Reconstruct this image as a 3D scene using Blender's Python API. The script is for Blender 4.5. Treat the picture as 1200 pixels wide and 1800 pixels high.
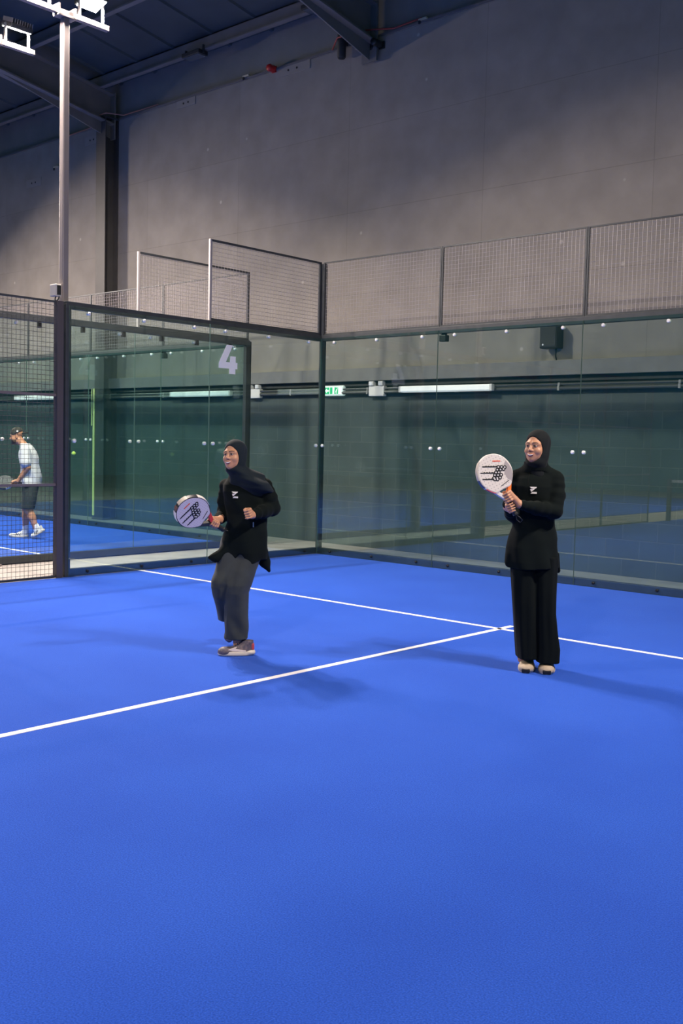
import bpy, bmesh, math, random
import numpy as np
from mathutils import Vector, Matrix

scene = bpy.context.scene
for _o in list(bpy.data.objects):
    bpy.data.objects.remove(_o)
random.seed(4)
PI = math.pi

# ------------------------------------------------------------------ camera
YAW, PITCH, ROLL, FPX = -0.7315, -0.0674, 0.0229, 1806.2
CAM = Vector((9.7572, -10.3725, 1.5477))
_fw = Vector((math.sin(YAW)*math.cos(PITCH), math.cos(YAW)*math.cos(PITCH), math.sin(PITCH)))
_r = Vector((math.cos(YAW), -math.sin(YAW), 0))
_u = _r.cross(_fw)
_R = _r*math.cos(ROLL) + _u*math.sin(ROLL)
_U = -_r*math.sin(ROLL) + _u*math.cos(ROLL)
cd = bpy.data.cameras.new('camera')
cam = bpy.data.objects.new('camera', cd)
scene.collection.objects.link(cam)
cam.matrix_world = Matrix(((_R.x, _U.x, -_fw.x, CAM.x), (_R.y, _U.y, -_fw.y, CAM.y), (_R.z, _U.z, -_fw.z, CAM.z), (0, 0, 0, 1)))
cd.sensor_fit = 'VERTICAL'
cd.sensor_height = 24.0
cd.lens = FPX/1800*24.0
cd.clip_start = 0.05
cd.clip_end = 200
scene.camera = cam

# ------------------------------------------------------------------ light and exposure
LAMP_W = 305.0                      # watts of each court floodlight
LAMP_COL = (1.0, 0.84, 0.73)
WORLD_COL = (0.03, 0.26, 0.34)
WORLD_STR = 0.30
vs = scene.view_settings
scene.display_settings.display_device = 'sRGB'
vs.view_transform = 'Standard'
vs.look = 'None'
vs.exposure = 0.0
vs.gamma = 1.0
vs.use_curve_mapping = False
w = bpy.data.worlds.new('added_fill')  # added teal fill for the shadows, no source of the hall itself
scene.world = w
w.use_nodes = True
w.node_tree.nodes['Background'].inputs[0].default_value = (*WORLD_COL, 1)
w.node_tree.nodes['Background'].inputs[1].default_value = WORLD_STR
scene.cycles.transparent_max_bounces = 32
scene.cycles.max_bounces = 8
scene.cycles.use_denoising = True

# ------------------------------------------------------------------ materials
MATS = {}
def mat(name, col, rough=0.6, metal=0.0, noise=None, bump=None, emit=None, sheen=0.0, spec=0.5, noise_col=None):
    if name in MATS:
        return MATS[name]
    m = bpy.data.materials.new(name)
    m.use_nodes = True
    nt = m.node_tree
    b = nt.nodes['Principled BSDF']
    b.inputs['Base Color'].default_value = (*col, 1)
    b.inputs['Roughness'].default_value = rough
    b.inputs['Metallic'].default_value = metal
    b.inputs['Specular IOR Level'].default_value = spec
    if sheen:
        b.inputs['Sheen Weight'].default_value = sheen
        b.inputs['Sheen Roughness'].default_value = 0.5
    if emit:
        b.inputs['Emission Color'].default_value = (*emit[0], 1)
        b.inputs['Emission Strength'].default_value = emit[1]
    tc = nt.nodes.new('ShaderNodeTexCoord')
    if noise:                                   # (scale, amount, detail)
        n = nt.nodes.new('ShaderNodeTexNoise')
        n.inputs['Scale'].default_value = noise[0]
        n.inputs['Detail'].default_value = noise[2] if len(noise) > 2 else 4
        nt.links.new(tc.outputs['Object'], n.inputs['Vector'])
        r = nt.nodes.new('ShaderNodeValToRGB')
        c2 = noise_col or tuple(min(1, c*(1+noise[1])) for c in col)
        r.color_ramp.elements[0].color = (*[c*(1-noise[1]) for c in col], 1)
        r.color_ramp.elements[1].color = (*c2, 1)
        r.color_ramp.elements[0].position = 0.3
        r.color_ramp.elements[1].position = 0.7
        nt.links.new(n.outputs['Fac'], r.inputs['Fac'])
        nt.links.new(r.outputs['Color'], b.inputs['Base Color'])
    if bump:                                    # (scale, strength, distance)
        n = nt.nodes.new('ShaderNodeTexNoise')
        n.inputs['Scale'].default_value = bump[0]
        n.inputs['Detail'].default_value = 3
        nt.links.new(tc.outputs['Object'], n.inputs['Vector'])
        bp = nt.nodes.new('ShaderNodeBump')
        bp.inputs['Strength'].default_value = bump[1]
        bp.inputs['Distance'].default_value = bump[2]
        nt.links.new(n.outputs['Fac'], bp.inputs['Height'])
        nt.links.new(bp.outputs['Normal'], b.inputs['Normal'])
    MATS[name] = m
    return m

def glass_mat(name, tint, f0=0.07):
    m = bpy.data.materials.new(name)
    m.use_nodes = True
    nt = m.node_tree
    nt.nodes.clear()
    out = nt.nodes.new('ShaderNodeOutputMaterial')
    tr = nt.nodes.new('ShaderNodeBsdfTransparent')
    tr.inputs[0].default_value = (*tint, 1)
    gl = nt.nodes.new('ShaderNodeBsdfGlossy')
    gl.inputs['Roughness'].default_value = 0.01
    gl.inputs['Color'].default_value = (0.85, 0.97, 0.93, 1)
    lw = nt.nodes.new('ShaderNodeLayerWeight')
    lw.inputs['Blend'].default_value = 0.5
    p = nt.nodes.new('ShaderNodeMath'); p.operation = 'POWER'; p.inputs[1].default_value = 5.0
    k = nt.nodes.new('ShaderNodeMath'); k.operation = 'MULTIPLY_ADD'
    k.inputs[1].default_value = 1-f0; k.inputs[2].default_value = f0
    mx = nt.nodes.new('ShaderNodeMixShader')
    nt.links.new(lw.outputs['Facing'], p.inputs[0])
    nt.links.new(p.outputs[0], k.inputs[0])
    nt.links.new(k.outputs[0], mx.inputs[0])
    nt.links.new(tr.outputs[0], mx.inputs[1])
    nt.links.new(gl.outputs[0], mx.inputs[2])
    nt.links.new(mx.outputs[0], out.inputs[0])
    MATS[name] = m
    return m

def turf_mat():
    m = mat('blue_turf', (0.028, 0.085, 0.50), 0.95, sheen=0.30, spec=0.15)
    nt = m.node_tree
    b = nt.nodes['Principled BSDF']
    b.inputs['Sheen Roughness'].default_value = 0.22
    b.inputs['Sheen Tint'].default_value = (0.42, 0.58, 1.0, 1)
    tc = nt.nodes.new('ShaderNodeTexCoord')
    n1 = nt.nodes.new('ShaderNodeTexNoise'); n1.inputs['Scale'].default_value = 170; n1.inputs['Detail'].default_value = 6
    n2 = nt.nodes.new('ShaderNodeTexNoise'); n2.inputs['Scale'].default_value = 1.3; n2.inputs['Detail'].default_value = 5
    r1 = nt.nodes.new('ShaderNodeValToRGB')
    r1.color_ramp.elements[0].position = 0.30; r1.color_ramp.elements[0].color = (0.010, 0.055, 0.38, 1)
    r1.color_ramp.elements[1].position = 0.72; r1.color_ramp.elements[1].color = (0.028, 0.116, 0.66, 1)
    r2 = nt.nodes.new('ShaderNodeValToRGB')
    r2.color_ramp.elements[0].position = 0.35; r2.color_ramp.elements[0].color = (0.90, 0.92, 0.95, 1)
    r2.color_ramp.elements[1].position = 0.70; r2.color_ramp.elements[1].color = (1.08, 1.06, 1.03, 1)
    mx = nt.nodes.new('ShaderNodeMixRGB'); mx.blend_type = 'MULTIPLY'; mx.inputs[0].default_value = 1
    bp = nt.nodes.new('ShaderNodeBump'); bp.inputs['Strength'].default_value = 0.5; bp.inputs['Distance'].default_value = 0.01
    for n in (n1, n2):
        nt.links.new(tc.outputs['Object'], n.inputs['Vector'])
    nt.links.new(n1.outputs['Fac'], r1.inputs['Fac']); nt.links.new(n2.outputs['Fac'], r2.inputs['Fac'])
    nt.links.new(r1.outputs['Color'], mx.inputs[1]); nt.links.new(r2.outputs['Color'], mx.inputs[2])
    nt.links.new(mx.outputs[0], b.inputs['Base Color'])
    nt.links.new(n1.outputs['Fac'], bp.inputs['Height']); nt.links.new(bp.outputs['Normal'], b.inputs['Normal'])
    return m

def brick_mat(name, base, mortar, bw, bh, msize, offset, bump=0.3, spots=False):
    """courses laid out in the wall's own x-z plane"""
    m = mat(name, base, 0.75, spec=0.3)
    nt = m.node_tree
    b = nt.nodes['Principled BSDF']
    tc = nt.nodes.new('ShaderNodeTexCoord')
    sp = nt.nodes.new('ShaderNodeSeparateXYZ'); cb = nt.nodes.new('ShaderNodeCombineXYZ')
    nt.links.new(tc.outputs['Object'], sp.inputs[0])
    nt.links.new(sp.outputs['X'], cb.inputs['X']); nt.links.new(sp.outputs['Z'], cb.inputs['Y'])
    br = nt.nodes.new('ShaderNodeTexBrick')
    br.offset = offset
    br.inputs['Scale'].default_value = 1.0
    br.inputs['Brick Width'].default_value = bw
    br.inputs['Row Height'].default_value = bh
    br.inputs['Mortar Size'].default_value = msize
    br.inputs['Mortar Smooth'].default_value = 0.3
    br.inputs['Color1'].default_value = (*base, 1)
    br.inputs['Color2'].default_value = (*[c*0.93 for c in base], 1)
    br.inputs['Mortar'].default_value = (*mortar, 1)
    nt.links.new(cb.outputs[0], br.inputs['Vector'])
    n = nt.nodes.new('ShaderNodeTexNoise'); n.inputs['Scale'].default_value = 2.2; n.inputs['Detail'].default_value = 8
    nt.links.new(tc.outputs['Object'], n.inputs['Vector'])
    r = nt.nodes.new('ShaderNodeValToRGB')
    r.color_ramp.elements[0].position = 0.3; r.color_ramp.elements[0].color = (0.86, 0.86, 0.86, 1)
    r.color_ramp.elements[1].position = 0.7; r.color_ramp.elements[1].color = (1.08, 1.08, 1.08, 1)
    nt.links.new(n.outputs['Fac'], r.inputs['Fac'])
    mx = nt.nodes.new('ShaderNodeMixRGB'); mx.blend_type = 'MULTIPLY'; mx.inputs[0].default_value = 1
    nt.links.new(br.outputs['Color'], mx.inputs[1]); nt.links.new(r.outputs['Color'], mx.inputs[2])
    last = mx.outputs[0]
    if spots:                                   # pale ball marks scattered over the cladding
        v = nt.nodes.new('ShaderNodeTexVoronoi'); v.inputs['Scale'].default_value = 1.7
        nt.links.new(tc.outputs['Object'], v.inputs['Vector'])
        r3 = nt.nodes.new('ShaderNodeValToRGB')
        r3.color_ramp.elements[0].position = 0.035; r3.color_ramp.elements[0].color = (1, 1, 1, 1)
        r3.color_ramp.elements[1].position = 0.06; r3.color_ramp.elements[1].color = (0, 0, 0, 1)
        nt.links.new(v.outputs['Distance'], r3.inputs['Fac'])
        m2 = nt.nodes.new('ShaderNodeMixRGB')
        m2.inputs[2].default_value = (*[min(1, c*1.5) for c in base], 1)
        nt.links.new(r3.outputs['Color'], m2.inputs[0]); nt.links.new(last, m2.inputs[1])
        last = m2.outputs[0]
    nt.links.new(last, b.inputs['Base Color'])
    bp = nt.nodes.new('ShaderNodeBump'); bp.inputs['Strength'].default_value = bump; bp.inputs['Distance'].default_value = 0.006
    bp.invert = True
    nt.links.new(br.outputs['Fac'], bp.inputs['Height'])
    nt.links.new(bp.outputs['Normal'], b.inputs['Normal'])
    return m

GLASS = glass_mat('court_glass', (0.865, 0.945, 0.93))
GLASS_EDGE = mat('glass_edge', (0.13, 0.19, 0.165), 0.15)
TURF = turf_mat()
WHITE_LINE = mat('white_line', (0.80, 0.80, 0.84), 0.9, noise=(60, 0.08))
STEEL = mat('dark_steel', (0.055, 0.062, 0.068), 0.45, 0.3, noise=(8, 0.15))
WIRE = mat('wire_mesh', (0.42, 0.39, 0.38), 0.45, 0.3)
GALV = mat('grey_steel', (0.33, 0.32, 0.32), 0.45, 0.4, noise=(6, 0.1))
BOLTM = mat('bright_bolt', (0.85, 0.84, 0.82), 0.35, 0.15)
BOLTD = mat('dark_bolt', (0.02, 0.02, 0.022), 0.4, 0.5)
CONC = mat('concrete', (0.29, 0.275, 0.265), 0.8, noise=(3, 0.15, 8), bump=(40, 0.2, 0.004))
CLAD = brick_mat('wall_cladding', (0.300, 0.278, 0.245), (0.235, 0.218, 0.192), 2.435, 1.2175, 0.005, 0.0, 0.25, True)
BLOCK = brick_mat('painted_block', (0.076, 0.098, 0.100), (0.100, 0.116, 0.114), 0.45, 0.225, 0.007, 0.5, 0.35)
LEDGE = mat('ledge_paint', (0.19, 0.185, 0.18), 0.6, noise=(5, 0.1))
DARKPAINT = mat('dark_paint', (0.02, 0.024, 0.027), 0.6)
ROOF = mat('roof_sheet', (0.055, 0.075, 0.082), 0.6, noise=(1.5, 0.12))
BEAM = mat('roof_steel', (0.19, 0.18, 0.17), 0.55, noise=(3, 0.1))
PLASTIC_W = mat('white_plastic', (0.84, 0.81, 0.78), 0.4)
PLASTIC_B = mat('black_plastic', (0.015, 0.017, 0.018), 0.45)
YELLOW = mat('yellow_guard', (0.88, 0.88, 0.36), 0.5)
PIPE = mat('grey_conduit', (0.11, 0.115, 0.115), 0.4, 0.2)

# ------------------------------------------------------------------ mesh helpers
def link(o, parent=None):
    scene.collection.objects.link(o)
    if parent is not None:
        o.parent = parent
    return o

class MB:
    def __init__(s):
        s.v = []; s.f = []; s.mi = []; s.cur = 0
    def add(s, vs_, fs):
        o = len(s.v)
        s.v += [tuple(p) for p in vs_]
        for f in fs:
            s.f.append(tuple(i+o for i in f)); s.mi.append(s.cur)
        return s
    def box(s, x0, x1, y0, y1, z0, z1):
        v = [(x, y, z) for x in (x0, x1) for y in (y0, y1) for z in (z0, z1)]
        return s.add(v, [(0, 1, 3, 2), (4, 6, 7, 5), (0, 4, 5, 1), (2, 3, 7, 6), (0, 2, 6, 4), (1, 5, 7, 3)])
    def tube(s, pts, r, n=8, cap=True):
        pts = [Vector(p) for p in pts]
        rs = r if isinstance(r, (list, tuple)) else [r]*len(pts)
        up = None; rings = []
        for i, p in enumerate(pts):
            d = (pts[min(i+1, len(pts)-1)] - pts[max(i-1, 0)]).normalized()
            if up is None:
                up = d.orthogonal().normalized()
            up = (up - d*up.dot(d)).normalized()
            b = d.cross(up)
            a0 = PI/n if n == 4 else 0
            rings.append([p + (up*math.cos(a0+2*PI*k/n) + b*math.sin(a0+2*PI*k/n))*rs[i] for k in range(n)])
        v = [q for rg in rings for q in rg]
        f = [(i*n+k, i*n+(k+1) % n, (i+1)*n+(k+1) % n, (i+1)*n+k) for i in range(len(pts)-1) for k in range(n)]
        if cap:
            f += [tuple(range(n))[::-1], tuple((len(pts)-1)*n+k for k in range(n))]
        return s.add(v, f)
    def prism(s, poly, fn0, fn1):
        """poly of 2-D points, mapped by fn0 / fn1 to the two end faces"""
        n = len(poly)
        v = [fn0(*p) for p in poly] + [fn1(*p) for p in poly]
        f = [tuple(range(n))[::-1], tuple(range(n, 2*n))] + [(i, (i+1) % n, n+(i+1) % n, n+i) for i in range(n)]
        return s.add(v, f)
    def lathe(s, prof, n=16, axis='Z', at=(0, 0, 0)):
        v = []
        for (r, h) in prof:
            for k in range(n):
                a = 2*PI*k/n; c = (r*math.cos(a), r*math.sin(a), h)
                if axis == 'Y': c = (c[0], c[2], c[1])
                if axis == 'X': c = (c[2], c[0], c[1])
                v.append((c[0]+at[0], c[1]+at[1], c[2]+at[2]))
        m = len(prof)
        f = [(i*n+k, i*n+(k+1) % n, (i+1)*n+(k+1) % n, (i+1)*n+k) for i in range(m-1) for k in range(n)]
        f += [tuple(range(n))[::-1], tuple((m-1)*n+k for k in range(n))]
        return s.add(v, f)
    def build(s, name, m, parent=None, bevel=0.0, smooth=False, loc=None):
        me = bpy.data.meshes.new(name)
        me.from_pydata(s.v, [], s.f)
        for x in (m if isinstance(m, (list, tuple)) else [m]):
            me.materials.append(x)
        me.polygons.foreach_set('material_index', s.mi)
        bm = bmesh.new(); bm.from_mesh(me)
        bmesh.ops.recalc_face_normals(bm, faces=bm.faces)
        bm.to_mesh(me); bm.free()
        if smooth:
            me.polygons.foreach_set('use_smooth', [True]*len(me.polygons))
        o = link(bpy.data.objects.new(name, me), parent)
        if loc is not None:
            o.location = loc
        if bevel:
            b = o.modifiers.new('bevel', 'BEVEL'); b.width = bevel; b.segments = 2; b.limit_method = 'ANGLE'
        return o

def tag(o, label=None, cat=None, group=None, kind=None):
    if label: o['label'] = label
    if cat: o['category'] = cat
    if group: o['group'] = group
    if kind: o['kind'] = kind
    return o

def thing(name, label, cat, loc=(0, 0, 0), rotz=0.0, group=None):
    o = bpy.data.objects.new(name, None)
    o.empty_display_size = 0.1
    link(o)
    o.location = loc; o.rotation_euler = (0, 0, rotz)
    return tag(o, label, cat, group)

def struct(o):
    o['kind'] = 'structure'
    return o

def bx(name, x0, x1, y0, y1, z0, z1, m, parent=None, bevel=0.0):
    return MB().box(x0, x1, y0, y1, z0, z1).build(name, m, parent, bevel)

def copy_tree(o, parent=None):
    c = o.copy(); link(c, parent)
    if parent is not None:
        c.matrix_parent_inverse = o.matrix_parent_inverse.copy()
    for ch in list(o.children):
        copy_tree(ch, c)
    return c
# ================================================================== the hall (setting)
WY = 1.30                                        # face of the rear wall
struct(bx('floor', -26, 13, -26, 1.3, -0.30, -0.012, CONC))
o = bx('wall_back', 0, 40, 0, 0.3, 0, 2.42, BLOCK); o.location = (-26, WY, -0.012); struct(o)
# cladding: joints every 2.435 m along the wall, 1.2175 m up it
o = bx('wall_cladding', -25.09, 14.9, 0, 0.25, 2.40-4.98, 7.45-4.98, CLAD); o.location = (-0.74, WY, 4.98); struct(o)
struct(bx('wall_eaves', -26, 14, WY+0.06, WY+0.3, 7.45, 8.6, mat('eaves_paint', (0.20, 0.205, 0.19), 0.7, noise=(2, 0.1))))
struct(bx('trim_1', -26, 14, WY-0.09, WY, 2.466, 2.656, LEDGE, bevel=0.006))          # ledge
struct(bx('trim_2', -26, 14, WY-0.03, WY, 2.395, 2.466, DARKPAINT))                  # dark painted strip standing in for the shade under it
struct(bx('trim_3', -26, 14, WY-0.02, WY+0.06, 7.425, 7.458, mat('cap_trim', (0.16, 0.15, 0.15), 0.5)))

SL = 0.16
def roof_z(y): return 8.13 + SL*(1.3-y)
mb = MB()
mb.add([(-26, 1.6, roof_z(1.6)), (14, 1.6, roof_z(1.6)), (14, -26, roof_z(-26)), (-26, -26, roof_z(-26)),
        (-26, 1.6, roof_z(1.6)+.1), (14, 1.6, roof_z(1.6)+.1), (14, -26, roof_z(-26)+.1), (-26, -26, roof_z(-26)+.1)],
       [(0, 1, 2, 3), (7, 6, 5, 4), (0, 4, 5, 1), (1, 5, 6, 2), (2, 6, 7, 3), (3, 7, 4, 0)])
# standing ribs of the roof sheet run down the slope
for k in range(40):
    x = -25.5+k
    y0, y1 = 1.5, -25.9
    v = []
    for (yy) in (y0, y1):
        z = roof_z(yy)
        v += [(x-.05, yy, z), (x-.03, yy, z-.035), (x+.03, yy, z-.035), (x+.05, yy, z)]
    mb.add(v, [(0, 1, 5, 4), (1, 2, 6, 5), (2, 3, 7, 6), (0, 3, 2, 1), (4, 5, 6, 7)])
struct(mb.build('ceiling', ROOF))
# Z purlins along the hall
for k, y in enumerate([0.95, -0.55, -2.05, -3.55, -5.05, -6.55, -8.05, -9.55, -11.05]):
    z = roof_z(y)-.03
    mb = MB()
    mb.box(-26, 14, y-.012, y+.012, z-.22, z)
    mb.box(-26, 14, y-.08, y+.012, z-.24, z-.22)
    mb.box(-26, 14, y-.012, y+.09, z-.012, z)
    struct(mb.build('roof_purlin', BEAM))
# sloping I-beams and the columns that carry them
def rafter(x):
    mb = MB()
    y0, y1 = 1.2, -24
    def bar(x0, x1, za, zb):
        v = []
        for yy in (y0, y1):
            v += [(x0, yy, roof_z(yy)+za), (x1, yy, roof_z(yy)+za), (x1, yy, roof_z(yy)+zb), (x0, yy, roof_z(yy)+zb)]
        mb.add(v, [(0, 1, 5, 4), (1, 2, 6, 5), (2, 3, 7, 6), (3, 0, 4, 7), (3, 2, 1, 0), (4, 5, 6, 7)])
    bar(x-.012, x+.012, -.80, -.27)
    bar(x-.13, x+.13, -.285, -.26)
    bar(x-.13, x+.13, -.82, -.795)
    # haunch under the end of the beam
    z = roof_z(1.2)
    v = [(x+s*.012, yy, zz) for s in (-1, 1) for yy, zz in ((1.2, z-.8), (1.2, z-1.05), (-1.2, roof_z(-1.2)-.8))]
    mb.add(v, [(0, 1, 2), (5, 4, 3), (0, 3, 4, 1), (1, 4, 5, 2), (2, 5, 3, 0)])
    mb.box(x-.14, x+.14, 1.2, 1.23, z-1.08, z-.24)
    return struct(mb.build('roof_beam', BEAM))
rafter(-6.64); rafter(-0.3); rafter(6.0); rafter(-13.0)
def column(x):
    mb = MB()
    mb.box(x-.145, x+.145, 1.0, 1.018, 0, 7.42)
    mb.box(x-.008, x+.008, 1.018, 1.28, 0, 7.42)
    mb.box(x-.145, x+.145, 1.28, 1.298, 0, 7.42)
    mb.box(x-.17, x+.17, .97, 1.298, 7.42, 7.44)
    mb.box(x-.17, x+.17, .97, 1.298, -.012, .02)
    c = struct(mb.build('column', mat('column_paint', (.062, .060, .060), .55, noise=(4, .1))))
    return c
column(-6.64)

g = thing('corner_guard', 'tall pale yellow corner guard strip on the wall column', 'corner guard', (-6.79, .998, .06))
MB().box(-.03, .025, -.014, 0, 0, 2.40).build('strip', YELLOW, g, .004)
MB().box(-.085, -.06, -.01, .0, 1.7, 2.40).build('strip', YELLOW, g, .003)

# ================================================================== wall and roof equipment
def conduit(z, x0, x1, label, r):
    mb = MB().tube([(x0, WY-.055, z), (x1, WY-.055, z)], r, 10)
    o = mb.build('cable_conduit', PIPE, None, smooth=True)
    tag(o, label, 'conduit', 'conduits on the rear wall')
    for k in range(int((x1-x0)/1.6)):
        x = x0+.8+1.6*k
        MB().box(x-.015, x+.015, WY-.055-r-.004, WY-.002, z-r-.004, z+r+.004).build('saddle_clip', GALV, o, .002)
conduit(2.352, -25, 13.5, 'upper slim grey cable conduit running under the wall ledge', .016)
conduit(2.300, -25, 13.5, 'lower thicker grey cable conduit along the block wall', .024)

BATTEN = mat('batten_diffuser', (0.80, 0.78, 0.77), 0.35, emit=((1.0, 0.93, 0.9), 0.6))
def batten(x, label, z=2.328):
    t = thing('batten_light', label, 'light', (x, WY-.08, z), 0, 'tube lights on the rear wall')
    MB().box(-.79, .79, .0, .03, -.035, .035).build('housing', GALV, t, .004)
    prof = [(-.062, .0), (-.060, -.045), (-.035, -.078), (.035, -.078), (.060, -.045), (.062, 0)]
    MB().prism([(y, z_) for z_, y in [(-.046, 0), (-.044, -.05), (-.03, -.075), (.03, -.075), (.044, -.05), (.046, 0)]],
               lambda y, z_: (-.755, y, z_), lambda y, z_: (.755, y, z_)).build('diffuser', BATTEN, t, .004)
    for s in (-1, 1):
        MB().box(min(s*.755, s*.795), max(s*.755, s*.795), -.07, 0, -.045, .045).build('end_cap', PLASTIC_W, t, .008)
    for s in (-.5, .5):
        MB().box(s-.03, s+.03, .03, .08, -.02, .02).build('bracket', GALV, t)
    return t
batten(1.245, 'long white tube light on the rear wall, right of the exit sign')
batten(-3.94, 'long white tube light on the rear wall, below the big number 4')
batten(-9.12, 'long white tube light cut by the left edge, behind the wire fence')

def twin_spot(x, label):
    t = thing('emergency_light', label, 'emergency light', (x, WY-.005, 2.325), 0, 'twin headed emergency lights')
    MB().box(-.145, .145, -.08, 0, -.085, .065).build('battery_box', PLASTIC_W, t, .012)
    for s in (-1, 1):
        h = MB().box(s*.09-.042, s*.09+.042, -.10, -.02, .068, .132).build('lamp_head', PLASTIC_W, t, .01)
        MB().lathe([(.030, -.104), (.030, -.10)], 14, 'Y', (s*.09, 0, .10)).build('lens', mat('lamp_lens', (.85, .85, .88), .1), h)
    return t
twin_spot(-2.64, 'white twin headed emergency light between the glass post and the corner')
twin_spot(-0.02, 'white twin headed emergency light between exit sign and tube light')

ex = thing('exit_sign', 'green and white lit emergency exit sign on the rear wall', 'sign', (-.88, WY-.005, 2.333))
MB().box(-.20, .20, -.07, 0, -.078, .078).build('housing', mat('sign_case', (.8, .82, .8), .35, emit=((.85, 1, .92), .35)), ex, .02)
SG = mat('sign_green', (.01, .42, .16), .4, emit=((.01, .55, .2), .55))
SW = mat('sign_white', (.9, .95, .92), .4, emit=((.8, 1, .9), .75))
p = MB().box(-.175, .175, -.074, -.069, -.055, .055).build('legend_panel', SW, ex)
def flat(poly, y0, y1, m, name, par):
    return MB().prism(poly, lambda x, z: (x, y0, z), lambda x, z: (x, y1, z)).build(name, m, par)
flat([(-.172, -.05), (-.075, -.05), (-.075, .05), (-.172, .05)], -.076, -.0735, SG, 'arrow_field', ex)
flat([(-.162, 0), (-.125, .038), (-.125, .013), (-.085, .013), (-.085, -.013), (-.125, -.013), (-.125, -.038)], -.078, -.0755, SW, 'arrow', ex)
flat([(-.06, -.05), (-.012, -.05), (-.012, .05), (-.06, .05)], -.076, -.0735, SG, 'door_field', ex)
flat([(.03, -.05), (.062, -.05), (.05, -.01), (.068, .02), (.10, .045), (.03, .05)], -.076, -.0735, SG, 'figure_field', ex)
flat([(.07, -.05), (.105, -.05), (.105, .05), (.095, .03), (.08, .0)], -.076, -.0735, SG, 'figure_field', ex)

sp = thing('loudspeaker', 'black box loudspeaker fixed high on the rear wall behind the glass', 'loudspeaker', (2.90, WY, 2.80))
MB().box(-.125, .125, -.20, -.03, 0, .29).build('cabinet', PLASTIC_B, sp, .012)
MB().box(-.11, .11, -.206, -.199, .02, .27).build('grille', mat('grille', (.03, .033, .035), .7, bump=(300, .5, .002)), sp, .003)
MB().box(-.05, .05, -.03, 0, .09, .2).build('wall_bracket', STEEL, sp)
MB().lathe([(.012, -.21), (.012, -.205)], 10, 'Y', (-.07, 0, .045)).build('badge', BOLTM, sp)
MB().tube([(.06, -.1, .0), (.055, -.09, -.05), (.03, -.05, -.09), (.03, -.02, -.15)], .009, 8).build('cable', PLASTIC_B, sp, smooth=True)

# small things along the top of the cladding
b = thing('alarm_sounder', 'small red alarm sounder high on the rear wall', 'alarm', (-2.36, WY, 7.44))
MB().lathe([(.055, -.02), (.06, -.05), (.05, -.09), (.06, -.12), (.045, -.15)], 16, 'Y').build('horn', mat('alarm_red', (.55, .02, .02), .4), b, smooth=True)
MB().box(-.05, .05, -.02, 0, -.05, .05).build('base', mat('alarm_red', (.55, .02, .02)), b, .006)
def bracket_clip(x, z, label):
    t = thing('beam_clip', label, 'bracket', (x, WY, z), 0, 'pale clips along the top of the wall')
    MB().box(-.07, .07, -.05, 0, -.012, .012).build('plate', mat('clip_cream', (.55, .5, .36), .5), t, .003)
    MB().box(-.07, -.04, -.05, -.03, -.06, -.012).build('hook', DARKPAINT, t, .003)
bracket_clip(-3.0, 7.475, 'small pale clip on the wall top, left of the red alarm')
bracket_clip(0.62, 7.47, 'small pale clip on the wall top, right of the black tube')
bracket_clip(-8.55, 6.9, 'small pale clip on the wall, far left of the steel column')
pd = thing('roof_sensor', 'black upright tube sensor hanging under the roof beam', 'sensor', (-.82, 1.18, 7.23))
MB().lathe([(.05, 0), (.065, .02), (.065, .42), (.05, .46)], 16).build('body', DARKPAINT, pd, smooth=True)
MB().box(-.03, .03, .04, .12, .2, .26).build('bracket', STEEL, pd)
cc = thing('security_camera', 'small black security camera on top of the rear wall', 'camera', (-.13, WY, 7.29))
MB().box(-.05, .05, -.03, 0, -.05, .05).build('base', PLASTIC_B, cc, .005)
MB().lathe([(.045, -.22), (.05, -.2), (.05, -.06), (.03, -.03)], 14, 'Y').build('body', PLASTIC_B, cc, smooth=True)
MB().lathe([(.05, -.1), (.06, -.06), (.03, -.02)], 14, 'Y', (-.14, 0, -.01)).build('dome', PLASTIC_B, cc, smooth=True)
rc = MB().tube([(-8.2, WY-.03, 7.43), (-7.0, WY-.03, 7.455), (-6.86, .955, 7.46), (-6.42, .955, 7.465), (-6.30, WY-.03, 7.48), (-5.3, WY-.03, 7.475)], .012, 6).build(
    'power_cable', mat('cable_orange', (.42, .20, .14), .5), None, smooth=True)
tag(rc, 'thin orange cable looped round the head of the steel column', 'cable')
rc = MB().tube([(-1.1, WY-.02, 7.45), (-.82, 1.08, 7.5), (-.3, 1.10, 7.49), (.1, WY-.03, 7.47), (.6, WY-.03, 7.49)], .012, 6).build(
    'power_cable', mat('cable_red', (.35, .06, .05), .5), None, smooth=True)
tag(rc, 'thin red cable strung along the wall top by the black tube', 'cable')
def patch(x, z, w_, h_, label):
    t = thing('wall_plate', label, 'plate', (x, WY, z), 0, 'square plates on the cladding')
    MB().box(-w_/2, w_/2, -.012, 0, -h_/2, h_/2).build('plate', CLAD_PLAIN, t, .002)
    for s in (-.25, .25):
        MB().lathe([(.018, -.016), (.018, -.012)], 8, 'Y', (s*w_*.5, 0, 0)).build('screw', BOLTD, t)
CLAD_PLAIN = mat('cladding_plain', (.29, .27, .24), .7)
patch(-4.55, 7.36, .5, .13, 'grey plate with dark holes at the wall top, right of column')
patch(-9.4, 6.72, .55, .16, 'grey plate on the wall at far left, beyond the lamp post')
patch(-7.35, 7.22, .45, .16, 'grey plate on the wall just left of the column head')
patch(-1.95, 7.36, .75, .14, 'grey plate at the wall top, right of the red alarm')

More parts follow.
